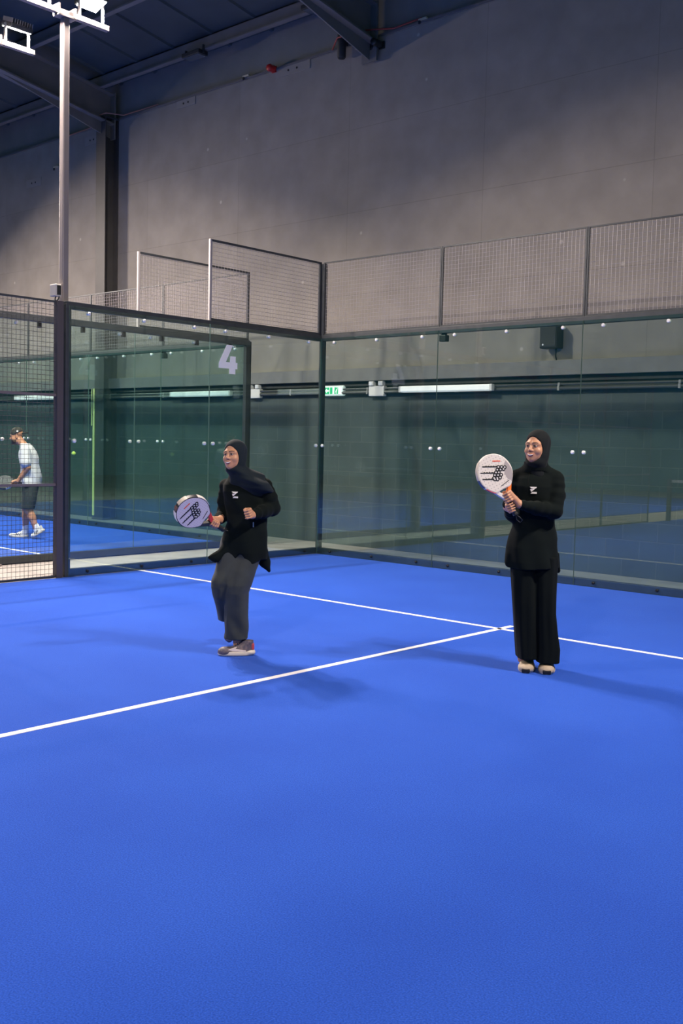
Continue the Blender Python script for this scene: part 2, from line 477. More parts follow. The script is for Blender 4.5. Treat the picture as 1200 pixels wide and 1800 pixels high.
def roof_lamp(x, y, label):
    z = roof_z(y)-.30
    t = thing('roof_floodlight', label, 'light', (x, y, z), 0, 'unlit lights under the roof')
    MB().box(-.22, .22, -.10, .10, -.07, .0).build('housing', DARKPAINT, t, .01)
    MB().box(-.19, .19, -.08, .08, -.078, -.07).build('glass', mat('unlit_lens', (.10, .12, .14), .2), t)
    for s in (-1, 1):
        MB().box(s*.22-.01, s*.22+.01, -.02, .02, -.05, .08).build('arm', STEEL, t)
    return t
roof_lamp(-3.8, 0.85, 'dark unlit floodlight tucked under the roof near the column')
roof_lamp(-0.95, 0.75, 'small dark unlit light under the roof near the right beam')

# ================================================================== courts
turf = MB().box(0.0, 10.0, -21.5, 0.0, -.012, 0).build('court_turf', TURF)
tag(turf, 'bright blue artificial turf of the near court', 'court surface')
AX, AY = -1.5, 0.0
turf2 = MB().box(AX-10.0, AX, -21.5, AY, -.012, 0).build('court_turf', TURF)
tag(turf2, 'bright blue artificial turf of the neighbouring court behind the glass', 'court surface')
def line(x0, x1, y0, y1, par):
    MB().box(x0, x1, y0, y1, 0, .003).build('line_marking', WHITE_LINE, par)
line(0, 10, -3.055, -3.005, turf)
line(4.975, 5.025, -10.7, -3.006, turf); line(4.975, 5.025, -3.005, -2.83, turf)
line(AX-10, AX, -3.055, -3.005, turf2); line(AX-5.025, AX-4.975, -10.7, -3.006, turf2)

# ---- glass panels: 12 mm sheets with bolts, each its own thing
def glass_panel(p0, p1, nrm, label, group, top_bolts=True, zt=2.965, mids=(True, True), facing=1):
    """sheet from p0 to p1 (floor points); nrm points to the playing side"""
    p0 = Vector((*p0, 0)); p1 = Vector((*p1, 0)); n = Vector((*nrm, 0))
    d = (p1-p0); L = d.length; d.normalize()
    g = .0022
    th = .012
    a, b = p0+d*g, p1-d*g
    mb = MB()
    q = [a, b, b+n*th, a+n*th]
    mb.add([(*v.xy, .004) for v in q]+[(*v.xy, zt) for v in q], [(3, 2, 1, 0), (4, 5, 6, 7), (0, 1, 5, 4), (2, 3, 7, 6)])
    mb.cur = 1
    mb.add([(*a.xy, .004), (*(a+n*th).xy, .004), (*(a+n*th).xy, zt), (*a.xy, zt)], [(0, 1, 2, 3)])
    mb.add([(*b.xy, .004), (*(b+n*th).xy, .004), (*(b+n*th).xy, zt), (*b.xy, zt)], [(0, 1, 2, 3)])
    o = mb.build('glass_panel', [GLASS, GLASS_EDGE])
    tag(o, label, 'glass panel', group)
    for s in (.25, 1.0, 1.75):
        c = p0+d*s
        for z, m, r in ((2.90, BOLTM, .021), (.048, BOLTD, .017)):
            cc_ = Vector((*(c+n*th).xy, z))
            MB().tube([cc_, cc_+n*.006, cc_+n*.014], [r, r, r*.6], 12).build('bolt', m, o)
            MB().tube([Vector((*c.xy, z))-n*.02, Vector((*c.xy, z))], r*.9, 10).build('bolt', m, o)
    for k, s in enumerate((.07, L-.07)):
        if mids[k]:
            cc_ = Vector((*(p0+d*s+n*th).xy, 1.50))
            MB().tube([cc_, cc_+n*.006, cc_+n*.014], [.022, .022, .013], 12).build('joint_bolt', BOLTM, o)
            cb = Vector((*(p0+d*s).xy, 1.50))
            MB().tube([cb-n*.014, cb-n*.006, cb], [.013, .022, .022], 12).build('joint_bolt', BOLTM, o)
    return o
names = ['first', 'second', 'third', 'fourth', 'fifth']
where = ['from left, beneath the exit sign', 'from the left corner, crossed by the lit tube light',
         'from left, cut by the right edge', 'from left, off to the right', 'from left, at the far right corner']
where[1] = 'from left, behind the standing person'
for k in range(5):
    glass_panel((2*k, 0), (2*k+2, 0), (0, -1), 'near back wall glass panel, %s %s' % (names[k], where[k]), 'near back wall glass', mids=(True, k < 4))
gp4 = glass_panel((0, -2), (0, 0), (1, 0), 'clear side glass panel with a large white number 4', 'near side glass')
glass_panel((0, -4), (0, -2), (1, 0), 'clear side glass panel between lamp post and the number 4 panel', 'near side glass')
# the number, stuck on the glass
P4 = [(583, 633), (614, 633), (580, 722), (600, 722), (602, 690), (629, 690), (629, 722), (638, 722), (638, 755), (628, 755), (628, 782), (597, 782), (597, 755), (545, 755), (545, 728)]
P4 = [(-1.858+(u-545)/93*.31, 2.375+(782-v)/149*.36) for u, v in P4]
MB().prism(P4, lambda y, z: (.0122, y, z), lambda y, z: (.0134, y, z)).build('number_decal', mat('decal_white', (.93, .93, .92), .6), gp4)['label'] = 'white number 4'
# neighbouring court
adj = ['first from its corner, straight behind the number 4', 'second from its corner, right of the yellow strip', 'third from its corner, right of the walking player', 'fourth from its corner, behind the walking player']
for k in range(4):
    glass_panel((AX-2*k-2, AY), (AX-2*k, AY), (0, -1), 'far court back glass panel, %s' % adj[k], 'far back wall glass')
glass_panel((AX, AY-2), (AX, AY), (-1, 0), 'clear side glass panel of the far court, beside its corner', 'far side glass')
glass_panel((AX, AY-4), (AX, AY-2), (-1, 0), 'clear side glass panel of the far court, beside the lamp post', 'far side glass')

# ---- frames
def vbox(mb, a, b, nrm, off0, off1, z0, z1):
    a = Vector((*a, 0)); b = Vector((*b, 0)); n = Vector((*nrm, 0))
    q = [a+n*off0, b+n*off0, b+n*off1, a+n*off1]
    mb.add([(*v.xy, z0) for v in q]+[(*v.xy, z1) for v in q], [(3, 2, 1, 0), (4, 5, 6, 7), (0, 1, 5, 4), (1, 2, 6, 5), (2, 3, 7, 6), (3, 0, 4, 7)])
    return mb
def frame(name_label, a, b, out, posts, group, ztop=3.0, post_h=None):
    """base channel, head beam and posts behind a run of glass; out points away from the court"""
    t = thing('steel_frame', name_label, 'frame', (a[0], a[1], 0), 0, group)
    rel = lambda p: (p[0]-a[0], p[1]-a[1])
    A, B = rel(a), rel(b)
    vbox(MB(), A, B, out, .001, .07, 0, .085).build('base_channel', STEEL, t, .004)
    vbox(MB(), A, B, out, .001, .07, 2.93, 3.01).build('head_beam', STEEL, t, .004)
    d = Vector((B[0]-A[0], B[1]-A[1])).normalized()
    for s, h in posts:
        c = Vector(A)+d*s
        vbox(MB(), c-d*.035, c+d*.035, out, .002, .066, 0, h).build('post', STEEL, t, .004)
    return t
frame('dark steel frame under and over the near back glass', (0, 0), (10, 0), (0, 1), [(0.0, 3.98), (9.96, 3.98)], 'court steel frames')
frame('dark steel frame under and over the near side glass', (0, 0), (0, -4.03), (-1, 0), [(4.0, 2.98)], 'court steel frames')
frame('dark steel frame of the far court back glass', (AX, AY), (AX-10, AY), (0, 1), [(0.0, 3.0)], 'court steel frames')
fa = frame('dark steel frame of the far court side glass', (AX, AY), (AX, AY-8), (1, 0), [(.03, 2.98), (4.045, 2.98)], 'court steel frames')
# little black clips that hang under the head beam of the far side frame
for k in range(8):
    s = .35+.62*k
    MB().box(-.0, .05, -s-.02, -s+.02, 2.86, 2.93).build('beam_clip', PLASTIC_B, fa, .004)
for x, lab in ((2.05, 'small black camera clip under the near beam, at the first glass joint'), (AX-2.0, 'small black camera clip under the far beam, right of the column')):
    t = thing('camera_clip', lab, 'clip', (x, .05, 2.88), 0, 'black clips under the beams')
    MB().box(-.05, .05, -.04, .04, -.05, .03).build('body', PLASTIC_B, t, .008)
    MB().box(-.03, .03, -.02, .02, .03, .06).build('mount', PLASTIC_B, t)

# ---- welded wire mesh panels
def wire_panel(a, b, z0, z1, label, group, out=(0, 0), fr=.02, fm=None, first_post=None, top=True, bottom=True, rails=(), pitch=.05, wr=.0022, last=None, rail_m=None):
    t = thing('mesh_panel', label, 'mesh panel', (a[0], a[1], z0), 0, group)
    d = Vector((b[0]-a[0], b[1]-a[1])); L = d.length; d.normalize()
    H = z1-z0
    n = Vector((-d.y, d.x))
    def bar(s0, s1, za, zb, w_, name, m):
        A = d*s0; B = d*s1
        mb = MB()
        q = [A-n*w_, B-n*w_, B+n*w_, A+n*w_]
        mb.add([(*v, za) for v in q]+[(*v, zb) for v in q], [(3, 2, 1, 0), (4, 5, 6, 7), (0, 1, 5, 4), (1, 2, 6, 5), (2, 3, 7, 6), (3, 0, 4, 7)])
        return mb.build(name, m, t)
    bar(0.003, .003+fr, 0, H, fr/2, 'upright', first_post or STEEL)
    lw_ = last[0] if last else fr
    bar(L-lw_-.003, L-.003, 0, H, lw_/2, 'upright', last[1] if last else STEEL)
    if top: bar(fr, L-fr, H-fr*.8, H, fr/2, 'top_rail', STEEL)
    if bottom: bar(fr, L-fr, 0, fr, fr/2, 'bottom_rail', STEEL)
    for r in rails:
        bar(fr, L-lw_-.003, r-.014, r+.014, .014, 'middle_rail', rail_m or GALV)
    mb = MB()
    for k in range(1, int(L/pitch)):
        s = k*pitch
        p = d*s
        mb.tube([(*p, .005), (*p, H-.005)], wr, 4, False)
    for k in range(1, int(H/pitch)+1):
        z = k*pitch
        if z < H:
            q0, q1 = d*.01+n*wr*2, d*(L-.01)+n*wr*2
            mb.tube([(*q0, z), (*q1, z)], wr, 4, False)
    mb.build('wire_grid', fm or WIRE, t)
    return t
wl = ['above the exit sign', 'above the tube light', 'above the black loudspeaker, at the right edge', 'beyond the right edge', 'at the far right corner']
for k in range(5):
    wire_panel((2*k, .03), (2*k+2, .03), 3.012, 4.0, 'wire mesh panel on the near back beam, %s' % wl[k], 'mesh panels over the near court')
wire_panel((-.03, -2), (-.03, 0), 3.012, 4.0, 'square wire mesh panel over the side glass with pale end post', 'mesh panels over the near court', fr=.03, first_post=mat('pale_post', (.34, .315, .31), .45))
al = ['first from its corner', 'right of the column', 'crossing the column', 'left of the lamp post']
for k in range(4):
    wire_panel((AX-2*k-2, AY+.03), (AX-2*k, AY+.03), 3.012, 4.0, 'wire mesh over the far court back glass, %s' % al[k], 'mesh panels over the far court')
wire_panel((AX+.03, AY-2), (AX+.03, AY), 3.012, 4.0, 'wire mesh panel over the far side glass with pale end post', 'mesh panels over the far court', fr=.03, first_post=mat('pale_post', (.34, .315, .31)))
fn = ['full height wire mesh fence panel left of the lamp post', 'full height wire mesh fence panel beyond the left edge', 'full height wire mesh fence panel by the net']
for k in range(3):
    y1 = -4.065-2.1*k
    wire_panel((-.03, y1-2.1), (-.03, y1), .0, 3.0, fn[k], 'side fence panels', fr=.025, rails=(1.02, 1.99), fm=STEEL, rail_m=mat('fence_rail', (.17, .14, .14), .5, .2), last=(.075, mat('fence_post', (.085, .072, .078), .5, .2)) if k == 0 else None)

# the net of the near court, behind the camera
nt_ = thing('court_net', 'black court net with white top tape, behind the camera', 'net', (0, -11.2, 0))
mb = MB()
for k in range(200): mb.tube([(k*.05, 0, .06), (k*.05, 0, .84)], .0015, 4, False)
for k in range(16): mb.tube([(0, 0, .06+k*.05), (10, 0, .06+k*.05)], .0015, 4, False)
mb.build('net_mesh', PLASTIC_B, nt_)
MB().box(0, 10, -.006, .006, .84, .90).build('top_tape', mat('tape', (.7, .7, .7), .8), nt_)
for x in (.05, 9.95): MB().box(x-.04, x+.04, -.04, .04, 0, .92).build('net_post', STEEL, nt_)

# ================================================================== lamp posts
LIT = mat('lit_lens', (1, 1, 1), .3, emit=((1, .93, .88), 60))
POLE = mat('lamp_post_paint', (.25, .222, .222), .45, 0.2, noise=(4, .06))
def lamp_post(x, y, side, label, power=LAMP_W, down=74, spread=156):
    """square post, cross bar along the court and two yoked floodlights aimed at side (+1 / -1 in x)"""
    t = thing('lamp_post', label, 'lamp post', (x, y, 0), 0, 'court lamp posts')
    MB().box(-.039, .039, -.039, .039, 0, 6.02).build('post', POLE, t, .012)
    MB().box(-.09, .09, -.09, .09, -.012, .012).build('foot_plate', POLE, t)
    MB().box(-.055, .055, -.11, .11, 6.02, 6.045).build('head_plate', POLE, t, .003)
    MB().box(-.03, .03, -.60, .55, 6.045, 6.10).build('cross_bar', POLE, t, .004)
    for s in (-.1, .1):
        MB().box(-.06, .06, s-.01, s+.01, 6.03, 6.14).build('clamp', POLE, t)
    for yy in (-.34, .33):
        f = bpy.data.objects.new('floodlight', None); link(f, t); f.location = (0, yy, 6.10)
        for s in (-1, 1):
            MB().box(-.02, .02, s*.15-.008, s*.15+.008, 0, .22).build('yoke_arm', GALV, f, .002)
        tilt = math.radians(down)
        h = bpy.data.objects.new('lamp_head', None); link(h, f); h.location = (0, 0, .20)
        h.rotation_euler = (0, (PI/2-tilt) if side > 0 else -(PI/2-tilt), 0)
        # local -Z is the light direction
        h.rotation_euler = (0, -(PI/2-tilt)*side, 0)
        MB().box(-.12, .12, -.14, .14, -.02, .035).build('housing', STEEL, h, .008)
        mb = MB()
        for k in range(9): mb.box(-.11, .11, -.128+k*.032-.003, -.128+k*.032+.003, .035, .085)
        mb.build('cooling_fins', GALV, h)
        MB().box(-.105, .105, -.125, .125, -.026, -.02).build('lens', LIT, h)
        ld = bpy.data.lights.new('flood_beam', 'AREA'); ld.shape = 'RECTANGLE'; ld.size = .21; ld.size_y = .25
        ld.energy = power; ld.color = LAMP_COL; ld.spread = math.radians(spread)
        lo = bpy.data.objects.new('flood_beam', ld); link(lo, h); lo.location = (0, 0, -.03)
    return t
lp = lamp_post(-.125, -3.985, 1, 'tall grey lamp post with bright floodlights beside the side glass')
lamp_post(10.16, -4.085, -1, 'grey lamp post with two floodlights outside the right side')
lamp_post(-.10, -14.6, 1, 'grey lamp post with two floodlights at the far left end', LAMP_W*1.35)
lamp_post(10.16, -14.6, -1, 'grey lamp post with two floodlights at the far right end', LAMP_W*1.35)
lamp_post(-1.42, -4.12, -1, 'grey lamp post of the neighbouring court, floodlights facing away', LAMP_W*1.5, 70, 158)
lamp_post(-11.66, -4.1, 1, 'grey lamp post at the outer side of the neighbouring court', LAMP_W*2.1, 64, 160)
lamp_post(-1.42, -15.5, -1, 'grey lamp post at the far end of the neighbouring court')
for z in (.35, 1.05, 1.55, 2.65):
    MB().box(-.045, .07, -.055, -.038, z-.03, z+.03).build('fence_clamp', STEEL, lp, .003)
jb = thing('junction_box', 'small grey switch box on the lamp post above the fence', 'switch box', (-.135, -4.045, 3.06))
MB().box(-.06, .06, -.07, 0, 0, .13).build('case', mat('box_grey', (.50, .48, .46), .4), jb, .008)
MB().box(.06, .072, -.055, -.012, .015, .115).build('cover', PLASTIC_B, jb, .003)
MB().tube([(.0, -.035, 0), (.0, -.04, -.035), (.01, -.03, -.05), (.03, -.02, -.03), (.03, -.01, .0)], .007, 6).build('cable_loop', PLASTIC_B, jb, smooth=True)

ball = MB()
ball = bpy.data.meshes.new('tennis_ball')
bm = bmesh.new(); bmesh.ops.create_icosphere(bm, subdivisions=3, radius=.033); bm.to_mesh(ball); bm.free()
ball.polygons.foreach_set('use_smooth', [True]*len(ball.polygons))
ball.materials.append(mat('ball_felt', (.50, .68, .12), .95, sheen=.3))
bo = link(bpy.data.objects.new('tennis_ball', ball)); bo.location = (-4.437, -1.0, 1.278)
tag(bo, 'yellow green ball in the air over the far court', 'ball')
# ================================================================== people: smooth distance fields turned into skin
def axis_pts(lo, hi, coarse, fine_ranges, fine):
    out = [lo]
    while out[-1] < hi:
        x = out[-1]
        st = fine if any(a-coarse <= x <= b for a, b in fine_ranges) else coarse
        out.append(x+st)
    return np.array(out, np.float32)

class Field:
    def __init__(s, lo, hi, coarse, fine=((), (), ()), fstep=.003):
        s.ax = [axis_pts(lo[i], hi[i], coarse, fine[i], fstep) for i in range(3)]
        s.F = np.full([len(a) for a in s.ax], .3, np.float32)
    def _blk(s, lo, hi):
        sl = []
        for i in range(3):
            a = max(0, np.searchsorted(s.ax[i], lo[i])-1); b = min(len(s.ax[i]), np.searchsorted(s.ax[i], hi[i])+1)
            if b-a < 2: return None
            sl.append(slice(a, b))
        P = (s.ax[0][sl[0]][:, None, None], s.ax[1][sl[1]][None, :, None], s.ax[2][sl[2]][None, None, :])
        return tuple(sl), P
    def add(s, fn, lo, hi, k=.01, op='u'):
        m = k+.02
        r = s._blk([v-m for v in lo], [v+m for v in hi])
        if r is None: return s
        sl, P = r
        d = fn(*P)
        A = s.F[sl]
        if op == 'u':
            h = np.maximum(k-np.abs(A-d), 0)/k if k > 0 else 0
            s.F[sl] = np.minimum(A, d)-h*h*k*.25
        else:                                   # subtract
            d = -d
            h = np.maximum(k-np.abs(A-d), 0)/k if k > 0 else 0
            s.F[sl] = np.maximum(A, d)+h*h*k*.25
        return s
    def cap(s, a, b, r1, r2=None, k=.01, op='u', fold=None):
        r2 = r1 if r2 is None else r2
        a = np.array(a, float); b = np.array(b, float); R = max(r1, r2)
        return s.add(lambda X, Y, Z: f_cap(X, Y, Z, a, b, r1, r2, fold), np.minimum(a, b)-R, np.maximum(a, b)+R, k, op)
    def chain(s, pts, rs, k=.012, fold=None):
        for i in range(len(pts)-1):
            s.cap(pts[i], pts[i+1], rs[i], rs[i+1], k, fold=fold)
        return s
    def ell(s, c, r, k=.01, op='u', rot=None):
        R = max(r)
        c = np.array(c, float)
        return s.add(lambda X, Y, Z: f_ell(X, Y, Z, c, r, rot), c-R, c+R, k, op)
    def loft(s, secs, k=.01, fold=None, cut=None):
        """stack of ellipses: rows (z, cx, cy, a, b)"""
        q = np.array(sorted(secs), float)
        lo = [(q[:, 1]-q[:, 3]).min()-.03, (q[:, 2]-q[:, 4]).min()-.03, q[0, 0]]
        hi = [(q[:, 1]+q[:, 3]).max()+.03, (q[:, 2]+q[:, 4]).max()+.03, q[-1, 0]]
        def fn(X, Y, Z):
            z = np.clip(Z, q[0, 0], q[-1, 0])
            cx, cy, a, b = [np.interp(z, q[:, 0], q[:, i]) for i in (1, 2, 3, 4)]
            x = (X-cx)/a; y = (Y-cy)/b
            rad = np.sqrt(x*x+y*y)+1e-6
            d = (rad-1)*np.minimum(a, b)
            if fold is not None:
                d = d+fold(np.arctan2(y, x), Z, X, Y)
            d = np.maximum(d, np.maximum(q[0, 0]-Z, Z-q[-1, 0]))
            if cut is not None: d = np.maximum(d, cut(X, Y, Z))
            return d
        return s.add(fn, lo, hi, k)
    def mesh(s, name, m, parent=None):
        v, f = surface_nets(s.F, s.ax)
        return np_mesh(name, v, f, m, parent)

def f_cap(X, Y, Z, a, b, r1, r2, fold=None):
    ab = b-a; L2 = max(float(ab@ab), 1e-9)
    px, py, pz = X-a[0], Y-a[1], Z-a[2]
    t = np.clip((px*ab[0]+py*ab[1]+pz*ab[2])/L2, 0, 1)
    d = np.sqrt((px-t*ab[0])**2+(py-t*ab[1])**2+(pz-t*ab[2])**2)-(r1+t*(r2-r1))
    if fold is not None: d = d+fold(t, X, Y, Z)
    return d
def f_ell(X, Y, Z, c, r, rot=None):
    x, y, z = X-c[0], Y-c[1], Z-c[2]
    if rot is not None:
        x, y, z = [rot[0][i]*x+rot[1][i]*y+rot[2][i]*z for i in range(3)]
    k0 = np.sqrt((x/r[0])**2+(y/r[1])**2+(z/r[2])**2)
    k1 = np.sqrt((x/r[0]**2)**2+(y/r[1]**2)**2+(z/r[2]**2)**2)+1e-6
    return k0*(k0-1)/k1
def smin(a, b, k):
    h = np.maximum(k-np.abs(a-b), 0)/k
    return np.minimum(a, b)-h*h*k*.25
def smax(a, b, k): return -smin(-a, -b, k)

def surface_nets(F, ax):
    S = F < 0
    nx, ny, nz = F.shape
    cnt = np.zeros((nx-1, ny-1, nz-1), np.uint8)
    for i in (0, 1):
        for j in (0, 1):
            for k in (0, 1):
                cnt += S[i:nx-1+i, j:ny-1+j, k:nz-1+k]
    I, J, K = np.nonzero((cnt > 0) & (cnt < 8))
    idx = np.full(cnt.shape, -1, np.int32); idx[I, J, K] = np.arange(len(I))
    acc = np.zeros((len(I), 3)); n = np.zeros(len(I))
    C = [(i, j, k) for i in (0, 1) for j in (0, 1) for k in (0, 1)]
    for a in range(8):
        for b in range(a+1, 8):
            A, B = C[a], C[b]
            if sum(abs(A[t]-B[t]) for t in range(3)) != 1: continue
            fa = F[I+A[0], J+A[1], K+A[2]]; fb = F[I+B[0], J+B[1], K+B[2]]
            mk = (fa < 0) != (fb < 0)
            t = np.where(mk, fa/np.where(mk, fa-fb, 1), 0)
            pa = np.stack([ax[0][I+A[0]], ax[1][J+A[1]], ax[2][K+A[2]]], 1); pb = np.stack([ax[0][I+B[0]], ax[1][J+B[1]], ax[2][K+B[2]]], 1)
            acc += np.where(mk[:, None], pa+(pb-pa)*t[:, None], 0); n += mk
    V = acc/np.maximum(n, 1)[:, None]
    Q = []
    def quads(e, sg, sh):
        i, j, k = np.nonzero(e)
        i, j, k = i+sh[0][0], j+sh[0][1], k+sh[0][2]
        return i, j, k, sg
    for axn in range(3):
        sl0 = [slice(None)]*3; sl1 = [slice(None)]*3
        sl0[axn] = slice(0, -1); sl1[axn] = slice(1, None)
        A = S[tuple(sl0)]; B = S[tuple(sl1)]
        i, j, k = np.nonzero(A != B)
        u, v = [(1, 2), (2, 0), (0, 1)][axn]
        P = [i, j, k]
        ok = (P[u] > 0) & (P[v] > 0) & (P[u] < F.shape[u]-1) & (P[v] < F.shape[v]-1)
        i, j, k = i[ok], j[ok], k[ok]; P = [i, j, k]
        ins = A[i, j, k]
        def at(du, dv):
            q = [P[0], P[1], P[2]]
            q[u] = q[u]-du; q[v] = q[v]-dv
            return idx[q[0], q[1], q[2]]
        q = np.stack([at(1, 1), at(0, 1), at(0, 0), at(1, 0)], 1)
        q[~ins] = q[~ins][:, ::-1]
        Q.append(q)
    return V, np.concatenate(Q)

def np_mesh(name, V, Fq, m, parent=None, smooth=True):
    me = bpy.data.meshes.new(name)
    me.vertices.add(len(V)); me.vertices.foreach_set('co', V.astype(np.float32).ravel())
    me.loops.add(Fq.size); me.loops.foreach_set('vertex_index', Fq.astype(np.int32).ravel())
    me.polygons.add(len(Fq)); me.polygons.foreach_set('loop_start', np.arange(0, Fq.size, Fq.shape[1], dtype=np.int32))
    me.update(calc_edges=True); me.validate()
    me.polygons.foreach_set('use_smooth', [smooth]*len(me.polygons))
    me.materials.append(m)
    return link(bpy.data.objects.new(name, me), parent)

# ---------------------------------------------------------------- heads (canonical: facing -Y, metres, centre between the ears)
def head_sdf(x, y, z, male=False):
    A = lambda *v: np.array(v, float)
    d = f_ell(x, y, z, A(0, .015, .045), (.074, .094, .086))
    d = smin(d, f_ell(x, y, z, A(0, -.026, -.028), (.069, .066, .088)), .03)
    d = smin(d, f_ell(x, y, z, A(0, -.034, -.073), (.054 if not male else .058, .050, .044)), .03)
    d = smin(d, f_cap(x, y, z, A(0, -.074, -.098), A(0, -.07, -.1), .019, .019), .03)
    ax_ = np.abs(x)
    d = smin(d, f_ell(ax_, y, z, A(.040, -.062, -.032), (.027, .025, .025)), .022)           # cheeks raised by the smile
    d = smin(d, f_cap(ax_, y, z, A(.018, -.081, .024), A(.050, -.068, .021), .010, .009), .03)  # brow
    d = smax(d, -f_ell(ax_, y, z, A(.031, -.103, .002), (.019, .016, .012)), .014)            # socket
    d = smin(d, f_cap(x, y, z, A(0, -.086, .014), A(0, -.108, -.026), .0075, .0115), .012)    # nose
    d = smin(d, f_cap(ax_, y, z, A(.010, -.098, -.031), A(.013, -.094, -.031), .0085, .0075), .008)
    d = smin(d, f_ell(ax_, y, z, A(.031, -.079, .003), (.0135, .0125, .0115)), .006)          # lids
    d = smin(d, f_ell(x, y, z, A(0, -.078, -.064), (.030, .020, .020)), .014)                 # muzzle
    if male:
        d = smin(d, f_ell(ax_, y, z, A(.074, .012, -.012), (.010, .018, .030)), .008)
    return d

class Head:
    def __init__(s, c, yaw_left, pitch_down, scale, roll=0.0, male=False):
        s.c = np.array(c, float); s.sc = scale; s.male = male
        M = Matrix.Rotation(-yaw_left, 3, 'Z') @ Matrix.Rotation(pitch_down, 3, 'X') @ Matrix.Rotation(roll, 3, 'Y')
        s.M = np.array(M)
    def inv(s, X, Y, Z):
        x, y, z = X-s.c[0], Y-s.c[1], Z-s.c[2]
        M = s.M
        return [(M[0][i]*x+M[1][i]*y+M[2][i]*z)/s.sc for i in range(3)]
    def fwd(s, p):
        return s.c+s.M@(np.asarray(p, float)*s.sc)
    def put(s, F, fn, R=.16, k=.01, op='u'):
        R *= s.sc
        return F.add(lambda X, Y, Z: fn(*s.inv(X, Y, Z))*s.sc, s.c-R, s.c+R, k, op)
    def surf_y(s, x, z):
        """front surface of the face at (x, z), arrays"""
        y = np.full_like(x, -.18)
        for _ in range(40):
            d = head_sdf(x, y, z, s.male)
            y = y+np.clip(d, -.02, .02)*.8
        return y
    def strip(s, name, m, par, x0, x1, up, lo, lift=.0012, n=14, rows=4, thick=.002):
        """a band draped on the face between curves lo(x) and up(x)"""
        xs = np.linspace(x0, x1, n)
        X = np.repeat(xs[:, None], rows, 1)
        t = np.linspace(0, 1, rows)[None, :]
        U = np.array([up(v) for v in xs])[:, None]; Lo = np.array([lo(v) for v in xs])[:, None]
        Z = Lo+(U-Lo)*t
        Y = s.surf_y(X, Z)
        mb = MB(); N = n*rows
        v = [s.fwd((X[i, j], Y[i, j]-lift, Z[i, j])) for i in range(n) for j in range(rows)]
        v += [s.fwd((X[i, j], Y[i, j]+thick, Z[i, j])) for i in range(n) for j in range(rows)]
        f = []
        for i in range(n-1):
            for j in range(rows-1):
                a = i*rows+j
                f.append((a, a+rows, a+rows+1, a+1)); f.append((N+a, N+a+1, N+a+rows+1, N+a+rows))
        rim = [i*rows for i in range(n)]+[(n-1)*rows+j for j in range(1, rows)]+[i*rows+rows-1 for i in range(n-2, -1, -1)]+[j for j in range(rows-2, 0, -1)]
        for a, b in zip(rim, rim[1:]+rim[:1]): f.append((a, b, N+b, N+a))
        mb.add([tuple(p) for p in v], f)
        return mb.build(name, m, par, smooth=True)

SKIN = mat('skin', (.46, .235, .14), .48, noise=(25, .05))
LIPS = mat('lips', (.36, .10, .085), .4)
TEETH = mat('teeth', (.80, .74, .68), .3)
EYEW = mat('eye_white', (.42, .38, .36), .3)
IRIS = mat('iris_dark', (.02, .012, .008), .15)
BROW = mat('brow_hair', (.022, .013, .010), .8)
MOUTH = mat('mouth_dark', (.10, .022, .02), .5)

def face_details(h, par, smile=True):
    for sgn in (-1, 1):
        c = .031*sgn
        al = lambda w_, t: (lambda x: .003+t*math.sqrt(max(0, 1-((x-c)/w_)**2))+.05*sgn*(x-c)*0)
        h.strip('eyelash', BROW, par, c-.0175, c+.0175, lambda x: .0035+.0088*math.sqrt(max(0, 1-((x-c)/.0178)**2)), lambda x: .0035-.0046*math.sqrt(max(0, 1-((x-c)/.0178)**2)), .0008)
        e = h.strip('eye', EYEW, par, c-.0145, c+.0145, lambda x: .003+.0060*math.sqrt(max(0, 1-((x-c)/.0148)**2)), lambda x: .003-.0040*math.sqrt(max(0, 1-((x-c)/.0148)**2)), .0016)
        h.strip('iris', IRIS, e, c-.0085, c+.0085, lambda x: .0035+.0066*math.sqrt(max(0, 1-((x-c)/.0087)**2)), lambda x: .0035-.0048*math.sqrt(max(0, 1-((x-c)/.0087)**2)), .0024)
        def arc(x):
            t = (abs(x)-.012)/.042
            return .0250+.0070*math.sin(PI*min(1, max(0, t))**.8*.75)-.004*t
        a, b = sorted((.011*sgn, .054*sgn))
        h.strip('eyebrow', BROW, par, a, b, lambda x: arc(x)+.0032, lambda x: arc(x)-.0028+.003*max(0, (abs(x)-.035)/.02), .0012)
        h.strip('nostril', MOUTH, par, sgn*.008-.003, sgn*.008+.003, lambda x: -.0375, lambda x: -.0405, .0006, n=4, rows=2)
    if smile:
        W = .029
        base = lambda x: -.064+.0095*(x/W)**2
        q = lambda x: math.sqrt(max(0, 1-(x/W)**2))
        lips = h.strip('lips', LIPS, par, -W, W, lambda x: base(x)+.0085*q(x)-.0016*math.exp(-(x/.004)**2), lambda x: base(x)-.0150*q(x), .0022, n=20)
        W2 = .027
        q2 = lambda x: math.sqrt(max(0, 1-(x/W2)**2))
        h.strip('mouth', MOUTH, lips, -W2, W2, lambda x: base(x)+.0038*q2(x), lambda x: base(x)-.0090*q2(x), .0030, n=18)
        h.strip('teeth', TEETH, lips, -W2+.002, W2-.002, lambda x: base(x)+.0032*q2(x), lambda x: base(x)-.0060*q2(x), .0036, n=18)

